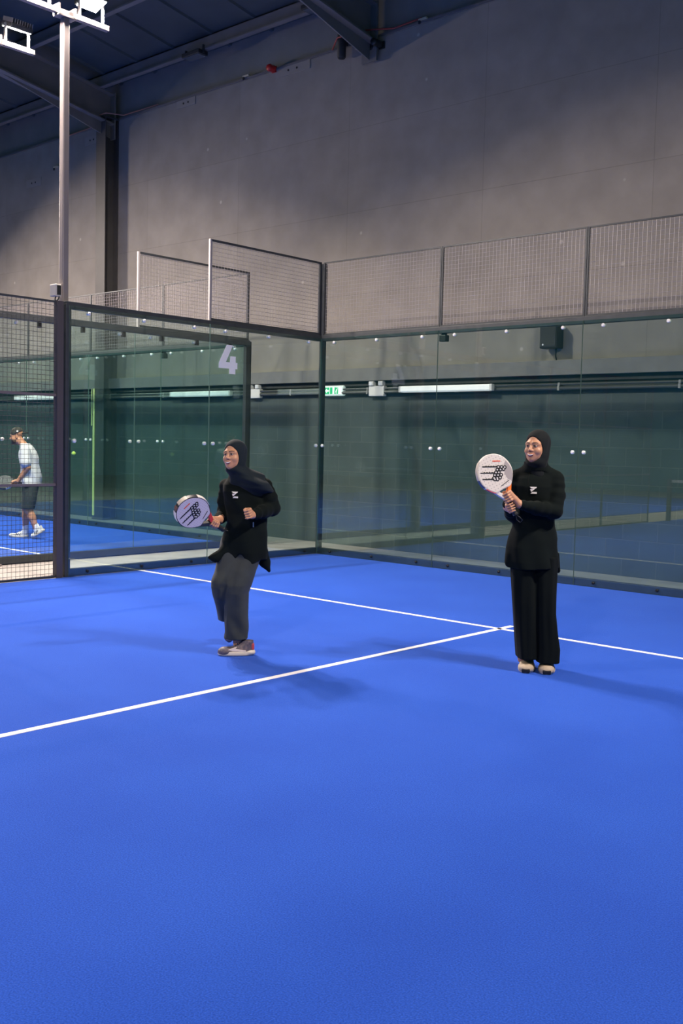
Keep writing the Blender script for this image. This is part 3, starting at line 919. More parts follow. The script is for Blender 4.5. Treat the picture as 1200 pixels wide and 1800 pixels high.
# ---------------------------------------------------------------- hands closed round a handle
def grip(F, c, axis, palm, wrist, rh=.015, s=1.0, flip=1, curl=(15, 75, 140, 205), palm_len=.075):
    """c on the handle axis, axis points from little finger to index, palm = direction from handle to palm"""
    ax = Vector(axis).normalized(); e1 = Vector(palm); e1 = (e1-ax*e1.dot(ax)).normalized()
    e2 = ax.cross(e1)*flip
    c = Vector(c)
    P = lambda ang, rad, t: c+ax*t+(e1*math.cos(math.radians(ang))+e2*math.sin(math.radians(ang)))*rad
    fr = .0082*s
    kn = []
    for i, (t, ln) in enumerate(((.028, 1.0), (.0095, 1.06), (-.009, 1.0), (-.0265, .88))):
        t *= s
        r0 = rh+fr*1.15
        pts = [P(curl[0], r0+.010*s, t), P(curl[1]*ln, r0+.004*s, t), P(curl[2]*ln, r0, t), P(curl[3]*ln, r0, t)]
        F.chain(pts, [fr*1.12, fr*1.04, fr*.95, fr*.82], .004)
        kn.append(pts[0])
    w_ = Vector(wrist)
    for kpt, rr in zip(kn, (.0125, .0125, .012, .0115)):
        mid = kpt.lerp(w_, .55)
        F.chain([kpt, mid, w_], [rr*s, .0150*s, .0215*s], .012)
    # thumb leaves the side of the palm near the wrist and closes the other way
    tb = kn[0].lerp(w_, .62)+ax*.010*s
    F.chain([tb, P(-35, rh+.018*s, .030*s), P(-80, rh+.012*s, .036*s), P(-125, rh+.009*s, .036*s)], [.0135*s, .0115*s, .0095*s, .008*s], .006)

# ---------------------------------------------------------------- shoes (canonical: toe at +X, heel at -X, sole on z = 0)
def shoe(name, par, heel, toe, roll, m_up, m_sole, label=None, H=.085, W=.048, extras=None, toe_up=0.0):
    heel = Vector(heel); toe = Vector(toe)
    L = (toe-heel).length
    xa = (toe-heel).normalized()
    ya = Vector((0, 0, 1)).cross(xa).normalized()
    ya = (Matrix.Rotation(roll, 3, xa) @ ya).normalized()
    za = xa.cross(ya)
    M = Matrix(((xa.x, ya.x, za.x, heel.x), (xa.y, ya.y, za.y, heel.y), (xa.z, ya.z, za.z, heel.z), (0, 0, 0, 1)))
    f = .0035 if L > .2 else .004
    F = Field((-.03, -.075, -.01), (L+.03, .075, .16), .004)
    F.loft([(.018, L*.47, 0, L*.485, W*1.0), (.035, L*.46, 0, L*.46, W*.94), (.05, L*.40, 0, L*.39, W*.86), (.065, L*.30, 0, L*.28, W*.76), (H, L*.20, 0, L*.19, W*.68), (H+.02, L*.17, 0, L*.155, W*.62)], .01)
    F.ell((L*.80, 0, .030), (L*.185, W*.93, .032), .02)
    up = F.mesh(name, m_up, par)
    S = Field((-.03, -.08, -.01), (L+.04, .08, .06), .004)
    S.loft([(.0, L*.49, 0, L*.485, W*.98), (.010, L*.49, 0, L*.51, W*1.06), (.024, L*.49, 0, L*.505, W*1.05), (.032, L*.48, 0, L*.49, W*1.0)], .004)
    S.ell((L*.10, 0, .022), (L*.13, W*.9, .020), .012)
    so = S.mesh('sole', m_sole, up)
    up.matrix_local = M
    if label: up['label'] = label
    # laces across the instep
    mb = MB()
    for k in range(4):
        x = L*(.44+.065*k); z = .083-.011*k
        mb.tube([(x, -.022, z-.012), (x+.004, -.010, z), (x+.006, .010, z), (x, .022, z-.012)], .0035, 6)
    mb.build('laces', extras[0] if extras else m_up, up, smooth=True)
    return up, L

# ---------------------------------------------------------------- rackets (canonical: face in x-z, handle down -z, normal -Y)
def outline(n=72, W=.122, Ht=.136):
    half = [(W*math.sin(t), Ht*math.cos(t)) for t in [PI/2*k/14 for k in range(15)]]
    half += [(.1205, -.020), (.114, -.042), (.102, -.066), (.085, -.090), (.068, -.109), (.058, -.117), (.040, -.119), (.020, -.1165), (0, -.1155)]
    ring = [(-x, z) for x, z in half[::-1]][:-1]+half[:-1]
    q = sorted((math.atan2(z, x) % (2*PI), x, z) for x, z in ring)
    an = np.array([v[0] for v in q]); xs = np.array([v[1] for v in q]); zs = np.array([v[2] for v in q])
    an = np.concatenate([an[-3:]-2*PI, an, an[:3]+2*PI]); xs = np.concatenate([xs[-3:], xs, xs[:3]]); zs = np.concatenate([zs[-3:], zs, zs[:3]])
    t = np.arange(n)*2*PI/n
    return list(zip(np.interp(t, an, xs).tolist(), np.interp(t, an, zs).tolist()))
def racket(label, center, axis, normal, group, face_m, edge_m, accents, stripe_deg=-18, handle_m=None, emblem=True, throat_m=None):
    """center = middle of the face, axis = handle-to-head, normal = face towards viewer (local frame of the hall)"""
    t = thing('padel_racket', label, 'racket', (0, 0, 0), 0, group)
    za = Vector(axis).normalized(); n = Vector(normal); n = (n-za*n.dot(za)).normalized()
    ya = -n; xa = ya.cross(za)
    t.matrix_world = Matrix(((xa.x, ya.x, za.x, center[0]), (xa.y, ya.y, za.y, center[1]), (xa.z, ya.z, za.z, center[2]), (0, 0, 0, 1)))
    o = outline()
    D = .019
    MB().prism(o, lambda x, z: (x, -D, z), lambda x, z: (x, D, z)).build('rim', edge_m, t, .004)
    inn = [(x*.945, z*.945) for x, z in o]
    for s, nm in ((-1, 'face'), (1, 'face')):
        MB().prism(inn, lambda x, z: (x, s*D, z), lambda x, z: (x, s*(D+.0015), z)).build(nm, face_m, t)
    # open throat: two arms from head to handle
    for s in (-1, 1):
        mb = MB()
        pts = [(s*.070, -.106), (s*.036, -.117), (s*.004, -.160), (s*.0005, -.190), (s*.0195, -.190)]
        mb.prism(pts, lambda x, z: (x, -D*.9, z), lambda x, z: (x, D*.9, z)).build('throat_arm', (throat_m or (edge_m, edge_m))[(s+1)//2], t, .003)
    hm = handle_m or PLASTIC_B
    MB().prism([(.0175*math.cos(a), .0155*math.sin(a)) for a in [PI/8+PI/4*k for k in range(8)]], lambda x, y: (x, y, -.302), lambda x, y: (x, y, -.176)).build('handle', hm, t, .002)
    MB().prism([(.020*math.cos(a), .018*math.sin(a)) for a in [PI/8+PI/4*k for k in range(8)]], lambda x, y: (x, y, -.310), lambda x, y: (x, y, -.294)).build('butt_cap', PLASTIC_B, t, .003)
    MB().tube([(0, 0, -.307), (.012, -.015, -.335), (.02, -.01, -.36), (.004, .01, -.37), (-.008, .008, -.34), (0, 0, -.307)], .003, 6).build('wrist_cord', PLASTIC_B, t, smooth=True)
    # coloured guard segments round the rim
    for a0, a1, m in accents:
        mb = MB(); K = 10
        for k in range(K):
            def pt(q):
                a = math.radians(a0+(a1-a0)*q/K) % (2*PI)
                f = a/(2*PI)*72; i = int(f) % 72; u = f-int(f)
                x = o[i][0]*(1-u)+o[(i+1) % 72][0]*u; z = o[i][1]*(1-u)+o[(i+1) % 72][1]*u
                return x, z
            x0, z0 = pt(k); x1, z1 = pt(k+1)
            mb.prism([(x0*.985, z0*.985), (x0*1.015, z0*1.015), (x1*1.015, z1*1.015), (x1*.985, z1*.985)], lambda x, z: (x, -D-.0008, z), lambda x, z: (x, D+.0008, z))
        mb.build('edge_guard', m, t)
    if emblem:
        R = math.radians(stripe_deg); cR, sR = math.cos(R), math.sin(R)
        rot = lambda x, z: (x*cR-z*sR, x*sR+z*cR)
        mb = MB()
        y0, y1 = -D-.0028, -D-.0012
        def poly(p): mb.prism([rot(*q) for q in p], lambda x, z: (x, y0, z), lambda x, z: (x, y1, z))
        def disc(x, z, r, ya_, yb_, m=None):
            mb.prism([rot(x+r*math.cos(2*PI*k/10), z+r*math.sin(2*PI*k/10)) for k in range(10)], lambda a, b: (a, ya_, b), lambda a, b: (a, yb_, b))
        for z, xa_, xb in ((.046, -.092, .03), (.004, -.104, .0), (-.038, -.092, .0)):
            poly([(xa_, z-.0036), (xb, z-.0046), (xb, z+.0046), (xa_, z+.0036)])
            for q in range(5):
                poly([(xa_+.018+.018*q, z+.003), (xa_+.026+.018*q, z+.0075), (xa_+.034+.018*q, z+.003)])
        blobs = [(.020, .044), (.042, .044), (.064, .042), (.012, .026), (.034, .027), (.055, .030), (.002, .008), (.022, .009), (-.006, -.010), (.016, -.010), (.038, -.008),
                 (-.012, -.029), (.010, -.029), (.030, -.026), (-.006, -.038), (.012, -.038)]
        for bx_, bz in blobs: disc(bx_, bz, .0135, y0, y1)
        e = mb.build('emblem', mat('emblem_black', (.012, .013, .016), .5), t)
        mb = MB()
        for bx_, bz in blobs: disc(bx_, bz, .0055, y0-.0008, y0+.0004)
        mb.build('emblem_hole', mat('emblem_pale', (.62, .60, .60), .5), e)
        mb = MB()
        mb.prism([(-.004, -.088), (.062, -.078), (.063, -.083), (-.004, -.093)], lambda x, z: (x, y0, z), lambda x, z: (x, y1, z))
        mb.build('lettering', mat('letter_grey', (.06, .06, .06), .5), t)
        mb = MB()
        mb.prism([rot(*p) for p in ((-.02, .080), (.035, .080), (.035, .087), (-.02, .087))], lambda x, z: (x, y0, z), lambda x, z: (x, y1, z))
        mb.build('red_mark', mat('mark_red', (.70, .10, .05), .5), t)
    return t

def dotted(name, col, dot, pitch=.020, r=.2):
    m = mat(name, col, .45)
    nt = m.node_tree; b = nt.nodes['Principled BSDF']
    tc = nt.nodes.new('ShaderNodeTexCoord'); sp_ = nt.nodes.new('ShaderNodeSeparateXYZ')
    nt.links.new(tc.outputs['Object'], sp_.inputs[0])
    outs = []
    for a in ('X', 'Z'):
        d = nt.nodes.new('ShaderNodeMath'); d.operation = 'DIVIDE'; d.inputs[1].default_value = pitch
        f = nt.nodes.new('ShaderNodeMath'); f.operation = 'FLOORED_MODULO'; f.inputs[1].default_value = 1
        s_ = nt.nodes.new('ShaderNodeMath'); s_.operation = 'SUBTRACT'; s_.inputs[1].default_value = .5
        q = nt.nodes.new('ShaderNodeMath'); q.operation = 'POWER'; q.inputs[1].default_value = 2
        ab = nt.nodes.new('ShaderNodeMath'); ab.operation = 'ABSOLUTE'
        nt.links.new(sp_.outputs[a], d.inputs[0]); nt.links.new(d.outputs[0], f.inputs[0]); nt.links.new(f.outputs[0], s_.inputs[0])
        nt.links.new(s_.outputs[0], ab.inputs[0]); nt.links.new(ab.outputs[0], q.inputs[0])
        outs.append(q)
    ad = nt.nodes.new('ShaderNodeMath'); ad.operation = 'ADD'
    nt.links.new(outs[0].outputs[0], ad.inputs[0]); nt.links.new(outs[1].outputs[0], ad.inputs[1])
    lt = nt.nodes.new('ShaderNodeMath'); lt.operation = 'LESS_THAN'; lt.inputs[1].default_value = r*r
    nt.links.new(ad.outputs[0], lt.inputs[0])
    mx = nt.nodes.new('ShaderNodeMixRGB'); mx.inputs[1].default_value = (*col, 1); mx.inputs[2].default_value = (*dot, 1)
    nt.links.new(lt.outputs[0], mx.inputs[0]); nt.links.new(mx.outputs[0], b.inputs['Base Color'])
    return m

BLACK = mat('black_jersey', (.0026, .0056, .0058), .9, sheen=.02, spec=.12, noise=(6, .2))
BLACK2 = mat('black_trousers', (.0024, .0048, .0054), .9, sheen=.02, spec=.10)
HIJAB = mat('hijab_cloth', (.0075, .010, .012), .85, sheen=.03, spec=.14)
GREYP = mat('charcoal_trousers', (.030, .037, .039), .8, sheen=.06, spec=.3, noise=(9, .15))
LOGO = mat('logo_white', (.75, .73, .70), .6)
ZIP = mat('zip_metal', (.5, .5, .5), .3, .8)

def hood_fn(x, y, z, wide=0.0, neck=.078):
    A = lambda *v: np.array(v, float)
    d = f_ell(x, y, z, A(0, .024, .040), (.090, .108, .098))
    d = smin(d, f_ell(x, y, z, A(0, .016, -.045), (.088+wide, .092+wide, .100)), .04)
    d = smin(d, f_ell(x, y, z, A(0, -.022, -.122), (.064, .060, .040)), .03)
    d = smin(d, f_cap(x, y, z, A(0, .02, -.09), A(0, .035, -.21), neck, neck), .04)
    d = d+.0030*np.sin(75*(y-.45*z)+6*x)*np.clip((y+.02)/.05, 0, 1)*np.clip((.10-z)/.06, 0, 1)+.0022*np.sin(60*(z+.5*y))*np.clip((-.07-z)/.05, 0, 1)
    op = np.maximum((np.sqrt((x/.0685)**2+((z+.022)/.096)**2)-1)*.0685, y+.012)
    return smax(d, -op, .008)

def logo(par, fn, px, pz, s=.045, y_hint=-.14):
    """white slanted mark on the chest, laid on the cloth by the given depth function"""
    polys = [[(-.5, .5), (.5, .5), (.36, .28), (-.30, .28)], [(-.44, .16), (-.26, .16), (.28, .34), (.12, .10), (-.30, -.24)], [(-.36, -.5), (.5, -.5), (.5, -.24), (-.12, -.24)]]
    mb = MB()
    for p in polys:
        q = [(px+x*s, pz+z*s) for x, z in p]
        mb.prism(q, lambda x, z: (x, fn(x, z)-.004, z), lambda x, z: (x, fn(x, z)+.004, z))
    return mb.build('chest_mark', LOGO, par)
def loft_front(secs):
    q = np.array(sorted(secs), float)
    def fn(x, z):
        cx, cy, a, b = [np.interp(z, q[:, 0], q[:, i]) for i in (1, 2, 3, 4)]
        return float(cy-b*math.sqrt(max(.02, 1-((x-cx)/a)**2)))
    return fn

RZ = -YAW                                        # people are modelled facing the camera side, then turned
# ================================================================== person with the pale racket (standing, right)
def person_standing():
    root = thing('person', 'person in black tunic and wide trousers standing, both hands on a pale racket', 'person', (6.062, -4.205, 0), RZ)
    h = Head((-.050, -.035, 1.548), math.radians(38), math.radians(-2), .88)
    # --- body and skin
    F = Field((-.34, -.34, .02), (.22, .22, 1.68), .008, (((-.32, .03),), ((-.30, -.06),), ((1.12, 1.26), (1.43, 1.60))), .003)
    h.put(F, head_sdf)
    F.cap((-.048, -.02, 1.46), (-.04, .01, 1.36), .046, .052, .03)
    F.loft([(.86, -.045, 0, .14, .10), (1.0, -.045, 0, .12, .09), (1.2, -.04, 0, .13, .09), (1.33, -.04, .01, .12, .075), (1.40, -.04, .01, .05, .05)], .03)
    RS, RE, RW = (-.175, .035, 1.325), (-.190, -.005, 1.085), (-.255, -.165, 1.160)
    LS, LE, LW = (.095, -.03, 1.325), (.072, -.105, 1.118), (-.186, -.215, 1.162)
    F.chain([RS, RE, RW], [.042, .036, .025], .02)
    F.chain([LS, LE, LW], [.042, .036, .026], .02)
    for hip, kn, an in (((-.10, 0, .88), (-.09, -.02, .47), (-.075, .05, .07)), ((.02, 0, .88), (.05, -.03, .47), (.075, .03, .06))):
        F.chain([hip, kn, an], [.085, .055, .04], .03)
    hc = Vector((-.266, -.225, 1.198)); ax = Vector((-.071, 0.0, .127)).normalized()
    grip(F, hc+ax*.012, ax, (.9, .15, .45), Vector(LW)+Vector((.0, .0, .004)), s=.98, flip=-1)
    grip(F, hc-ax*.062, ax, (-.45, .85, -.2), (-.258, -.150, 1.137), s=.92, flip=1, curl=(10, 70, 125, 180))
    body = F.mesh('body', SKIN, root)
    face_details(h, body)
    # --- hood
    Hd = Field((-.22, -.22, 1.33), (.14, .18, 1.69), .0045)
    h.put(Hd, hood_fn, R=.28)
    hood = Hd.mesh('hijab', HIJAB, root)
    # --- tunic
    T = Field((-.32, -.32, .66), (.24, .24, 1.47), .006)
    secs = [(.70, -.042, .0, .178, .135), (.76, -.050, 0, .183, .135), (.86, -.053, 0, .174, .128), (.92, -.046, 0, .168, .122), (1.0, -.045, 0, .150, .112), (1.05, -.042, 0, .142, .108),
            (1.12, -.038, 0, .140, .11), (1.2, -.037, 0, .150, .118), (1.28, -.038, 0, .155, .115), (1.335, -.038, .005, .145, .098), (1.375, -.038, .008, .108, .080), (1.41, -.040, .0, .075, .070)]
    def fold(th, Z, X, Y):
        low = np.clip((1.05-Z)/.3, 0, 1)
        return .0045*low*np.sin(7*th+9*Z)+.003*np.sin(38*Z+3*th+6*X)*np.clip((Z-.85)/.2, 0, 1)*np.clip((1.3-Z)/.15, 0, 1)
    hem = lambda X, Y, Z: (.722-.10*(X+.05)+.02*np.sin(9*X))-Z
    T.loft(secs, .02, fold, hem)
    # collar stand
    T.loft([(1.385, -.043, -.010, .086, .078), (1.43, -.048, -.018, .080, .078), (1.448, -.050, -.020, .080, .077)], .012)
    wr = lambda amp, n, ph: (lambda t, X, Y, Z: amp*np.sin(n*t+ph+14*Z))
    T.cap((-.045, .005, 1.405), (.085, -.02, 1.345), .050, .048, .03)
    T.cap((-.045, .005, 1.405), (-.160, .03, 1.345), .050, .046, .03)
    T.chain([RS, RE, RW], [.056, .052, .034], .025, wr(.003, 26, 0))
    T.chain([LS, (.092, -.065, 1.22), LE, (-.06, -.165, 1.138), (-.160, -.208, 1.158)], [.056, .054, .052, .044, .034], .022, wr(.003, 12, 1))
    # side slits: back flap hanging lower at the right, front corner at the left
    T.chain([(.120, .05, .80), (.150, .07, .690)], [.030, .016], .02)
    T.chain([(.100, .06, .80), (.128, .085, .70)], [.03, .012], .02)
    T.chain([(-.205, -.02, .80), (-.222, -.03, .752)], [.025, .014], .02)
    tun = T.mesh('tunic', BLACK, root)
    ff = loft_front(secs)
    logo(tun, lambda x, z: ff(x, z)-.003, -.078, 1.256, .046)
    mb = MB()
    zs = [1.40, 1.37, 1.34, 1.30, 1.25]
    mb.tube([(-.088-.008*k, ff(-.088-.008*k, z)-.001, z) for k, z in enumerate(zs)], .0018, 6)
    mb.build('zip', mat('dark_zip', (.008, .009, .009), .8, spec=.1), tun, smooth=True)
    # --- trousers: two wide legs
    P = Field((-.25, -.22, .05), (.22, .22, .85), .006)
    def pf(th, Z, X, Y): return .005*np.sin(4*th+2.5*Z+1)*np.clip((.75-Z)/.5, .15, 1)+.0018*np.sin(9*th-5*Z)
    P.loft([(.088, -.060, .01, .072, .115), (.30, -.078, .0, .080, .11), (.47, -.090, -.01, .086, .105), (.62, -.098, -.005, .090, .105), (.80, -.11, 0, .09, .11)], .012, pf)
    P.loft([(.068, .078, -.01, .084, .12), (.16, .080, -.01, .084, .12), (.275, .066, -.015, .076, .115), (.41, .052, -.02, .073, .11), (.55, .045, -.015, .080, .11), (.70, .040, 0, .09, .11), (.80, .03, 0, .10, .11)], .012, pf)
    P.mesh('trousers', BLACK2, root)
    BEI = mat('beige_shoe', (.42, .34, .25), .65, noise=(30, .12))
    SOLE = mat('cream_sole', (.60, .55, .48), .6)
    for hl, to in (((-.030, .13, 0), (-.086, -.115, 0)), ((.098, .10, 0), (.052, -.15, 0))):
        s_, L = shoe('shoe', root, hl, to, 0, BEI, SOLE, 'chunky beige trainer', H=.080, W=.056, extras=(mat('lace_tan', (.30, .24, .17), .7),))
        MB().box(L*.80, L*1.005, -.028, .028, .004, .032).build('toe_guard', BOLTD, s_, .006)
    return root, hc, ax
def to_world(root, p):
    return Matrix.Translation(root.location) @ Matrix.Rotation(root.rotation_euler.z, 4, 'Z') @ Vector(p)
def dir_world(root, d):
    return Matrix.Rotation(root.rotation_euler.z, 3, 'Z') @ Vector(d)
pr_, hc_, ax_ = person_standing()
FACE_W = dotted('racket_face_white', (.66, .62, .57), (.40, .38, .36), .021, .17)
RIMW = mat('rim_white', (.66, .63, .60), .4); RIMB = mat('rim_black', (.02, .022, .028), .4)
RED = mat('accent_red', (.62, .05, .04), .45); ORG = mat('accent_orange', (.85, .20, .03), .45); NAVY = mat('accent_navy', (.02, .03, .08), .45); LILAC = mat('accent_lilac', (.40, .36, .52), .45)
cen = hc_+ax_*.190
rk = racket('pale racket held upright in both hands by the standing person', to_world(pr_, cen+Vector((-.0, 0, 0))), dir_world(pr_, ax_), dir_world(pr_, (.22, -.97, .03)), 'padel rackets',
            FACE_W, RIMW, [(118, 175, mat('rim_tan', (.45, .40, .34), .45)), (175, 205, NAVY), (205, 211, RIMW), (211, 243, RED), (243, 256, LILAC)], -27, throat_m=(RIMW, ORG))
MB().prism([(.118, .02), (.122, -.02), (.110, -.06), (.085, -.10), (.062, -.075), (.058, -.03), (.085, .03), (.110, .05)], lambda x, z: (x*.94, -.0208, z*.94), lambda x, z: (x*.94, -.0192, z*.94)).build('grey_patch', mat('patch_grey', (.34, .31, .31), .45), rk)

# ================================================================== running person with racket at the hip (left)
def person_running():
    root = thing('person', 'person in black tunic and charcoal trousers running with a racket held low', 'person', (4.289, -5.387, 0), RZ)
    h = Head((-.030, -.06, 1.440), math.radians(28), math.radians(-3), .84, math.radians(-4))
    F = Field((-.34, -.34, .0), (.34, .52, 1.58), .008, (((-.20, .14),), ((-.32, -.02),), ((.91, 1.10), (1.33, 1.52))), .003)
    h.put(F, head_sdf)
    F.cap((-.025, -.04, 1.36), (.02, .0, 1.24), .045, .052, .03)
    F.loft([(.78, .045, 0, .13, .10), (.95, .055, 0, .12, .09), (1.12, .045, 0, .13, .09), (1.22, .035, .01, .12, .08), (1.29, .015, .0, .05, .05)], .03)
    RS, RE, RW = (-.095, .06, 1.215), (-.112, .075, 1.015), (-.128, -.075, .980)
    LS, LE, LW = (.185, -.02, 1.225), (.245, .0, 1.065), (.118, -.215, 1.030)
    F.chain([RS, RE, RW], [.042, .036, .025], .02)
    F.chain([LS, LE, LW], [.042, .036, .026], .02)
    F.chain([(.07, -.01, .80), (.005, -.060, .46), (.012, .0, .08)], [.07, .05, .036], .03)
    F.chain([(-.03, .02, .80), (-.092, -.075, .48), (-.068, .30, .17)], [.07, .05, .034], .03)
    hc = Vector((-.160, -.150, .957)); ax = Vector((-.61, -.62, .43)).normalized()
    grip(F, hc, ax, (.55, .60, .45), RW, s=.98, flip=-1, curl=(5, 70, 130, 190))
    grip(F, (.088, -.262, 1.038), (-.25, -.1, .95), (.85, .35, .2), LW, rh=.009, s=.95, flip=-1, curl=(-5, 70, 150, 235))
    body = F.mesh('body', SKIN, root)
    face_details(h, body)
    # --- hijab with its end thrown over the left shoulder
    Hd = Field((-.25, -.28, 1.08), (.32, .22, 1.57), .0045)
    h.put(Hd, lambda x, y, z: hood_fn(x, y, z, .002, .062), R=.28)
    rot = np.array(Matrix.Rotation(math.radians(22), 3, 'Y'))
    def drape(X, Y, Z):
        d = f_ell(X, Y, Z, np.array((.105, -.020, 1.243)), (.150, .130, .082), rot)
        return d+.0075*np.sin(62*(Z+.45*X)+10*Y)+.003*np.sin(120*(Z+.2*X)-9*Y)
    Hd.add(drape, (-.08, -.2, 1.08), (.31, .2, 1.40), .03)
    def sash(X, Y, Z):
        d = f_ell(X, Y, Z, np.array((.040, -.058, 1.306)), (.090, .072, .050), rot)
        return d+.006*np.sin(80*(Z+.5*X)+12*Y)
    Hd.add(sash, (-.12, -.18, 1.2), (.14, .05, 1.42), .03)
    Hd.mesh('hijab', mat('navy_hijab', (.006, .012, .019), .82, sheen=.05, spec=.16), root)
    # --- tunic
    T = Field((-.28, -.32, .54), (.36, .26, 1.36), .006)
    secs = [(.63, .042, .01, .150, .132), (.75, .042, 0, .168, .14), (.83, .043, 0, .168, .138), (.90, .056, 0, .156, .128), (.96, .062, 0, .146, .118), (1.03, .058, 0, .142, .115),
            (1.12, .048, 0, .152, .118), (1.18, .040, 0, .155, .116), (1.23, .032, .005, .142, .102), (1.27, .022, .006, .105, .085), (1.31, .005, -.01, .072, .07)]
    def fold(th, Z, X, Y):
        low = np.clip((1.0-Z)/.3, 0, 1)
        return .006*low*np.sin(6*th+8*Z)+.0035*np.sin(34*Z+4*th+7*X)*np.clip((Z-.8)/.2, 0, 1)*np.clip((1.25-Z)/.15, 0, 1)
    # hem rises over the front thigh
    hem = lambda X, Y, Z: (.668+.075*np.exp(-((X-.030)/.042)**2)*(Y<.02)+.03*np.clip((X-.11)/.06, 0, 1))-Z
    T.loft(secs, .02, fold, hem)
    wr = lambda amp, n, ph: (lambda t, X, Y, Z: amp*np.sin(n*t+ph+14*Z))
    T.chain([RS, (-.108, .07, 1.11), RE, (-.128, -.0, .990), (-.136, -.06, .977)], [.052, .050, .049, .040, .034], .02, wr(.003, 14, 0))
    T.chain([LS, (.218, -.01, 1.14), LE, (.18, -.11, 1.045), (.130, -.195, 1.033)], [.058, .056, .052, .046, .036], .022, wr(.003, 12, 1))
    # flying hem: back tail at the right, front corner at the left
    T.chain([(.150, .05, .76), (.190, .06, .67), (.222, .07, .605)], [.055, .036, .012], .03)
    T.chain([(.165, .07, .74), (.175, .09, .66)], [.04, .02], .03)
    T.chain([(-.09, -.06, .745), (-.150, -.09, .712), (-.190, -.10, .712)], [.045, .030, .012], .03)
    tun = T.mesh('tunic', BLACK, root)
    ff = loft_front(secs)
    logo(tun, lambda x, z: ff(x, z)-.004, -.017, 1.162, .046)
    MB().box(-.004, .004, -.004, .004, -.018, .018).build('pocket_zip', ZIP, tun, .002).location = (.118, ff(.118, .955)-.006, .955)
    # --- trousers
    P = Field((-.24, -.26, .04), (.24, .48, .86), .006)
    def pf(th, Z, X, Y): return .004*np.sin(4*th+7*Z)*np.clip((.8-Z)/.4, .2, 1)+.0045*np.sin(32*(Z+1.6*X))*np.clip((.36-Z)/.2, 0, 1)
    P.loft([(.118, -.002, .005, .090, .10), (.21, -.003, .0, .090, .105), (.37, .0, -.03, .084, .11), (.46, .004, -.05, .082, .115), (.52, .020, -.055, .088, .115), (.62, .042, -.035, .094, .12), (.70, .066, -.015, .10, .12), (.82, .075, 0, .10, .12)], .015, pf)
    wr2 = lambda t, X, Y, Z: .003*np.sin(30*X+12*Y)
    P.chain([(-.02, .0, .80), (-.088, -.075, .53), (-.093, -.065, .47)], [.11, .084, .076], .03, wr2)
    P.loft([(.222, -.104, .15, .046, .075), (.33, -.106, .06, .056, .085), (.42, -.100, -.03, .070, .085), (.50, -.094, -.07, .078, .080)], .02, lambda th, Z, X, Y: .004*np.sin(3*th+12*Z))
    for a, b, ra, rb in (((-.020, -.165, .66), (-.078, -.165, .50), .014, .020), ((-.078, -.165, .50), (-.094, -.12, .36), .020, .022), ((-.094, -.12, .36), (-.096, -.06, .22), .022, .02)):
        P.cap(a, b, ra, rb, .02, 's')
    P.mesh('trousers', GREYP, root)
    UP = mat('slate_shoe', (.060, .065, .10), .6, noise=(60, .25), noise_col=(.16, .12, .13)); SO = mat('cream_sole', (.60, .55, .48))
    s1, L = shoe('shoe', root, (.128, -.012, .002), (-.128, -.055, .002), 0, UP, SO, 'slate blue running shoe with cream sole', H=.088, W=.046, extras=(NAVY,))
    SHW = mat('shoe_mark', (.72, .62, .56), .5)
    for y in (-.0405, .0405):
        sg = 1 if y > 0 else -1
        MB().prism([(.19, .044), (.125, .066), (.135, .052), (.06, .040), (.062, .030), (.155, .036)], lambda x, z: (x, y-sg*.010, z), lambda x, z: (x, y+sg*.004, z)).build('side_mark', SHW, s1)
    MB().box(-.002, .02, -.022, .022, .04, .085).build('heel_tab', mat('heel_red', (.45, .06, .07), .5), s1, .006)
    shoe('shoe', root, (-.035, .460, .185), (-.090, .330, .014), 0, UP, mat('dark_sole', (.03, .032, .05), .6), 'slate blue running shoe pushing off its toe', H=.080, W=.044, extras=(NAVY,))
    return root, hc, ax
pr2, hc2, ax2 = person_running()
FACE_G = dotted('racket_face_lilac', (.58, .54, .60), (.44, .38, .42), .016, .17)
rk2 = racket('racket with black rim held low by the running person', to_world(pr2, hc2+ax2*.205), dir_world(pr2, ax2), dir_world(pr2, (.50, -.74, -.44)), 'padel rackets',
             FACE_G, RIMB, [(60, 92, mat('rim_tan', (.45, .40, .34))), (118, 150, RIMW), (100, 112, mat('rim_bronze', (.16, .08, .06), .4)), (-28, 25, RIMW)], -9, throat_m=(RIMB, RED))

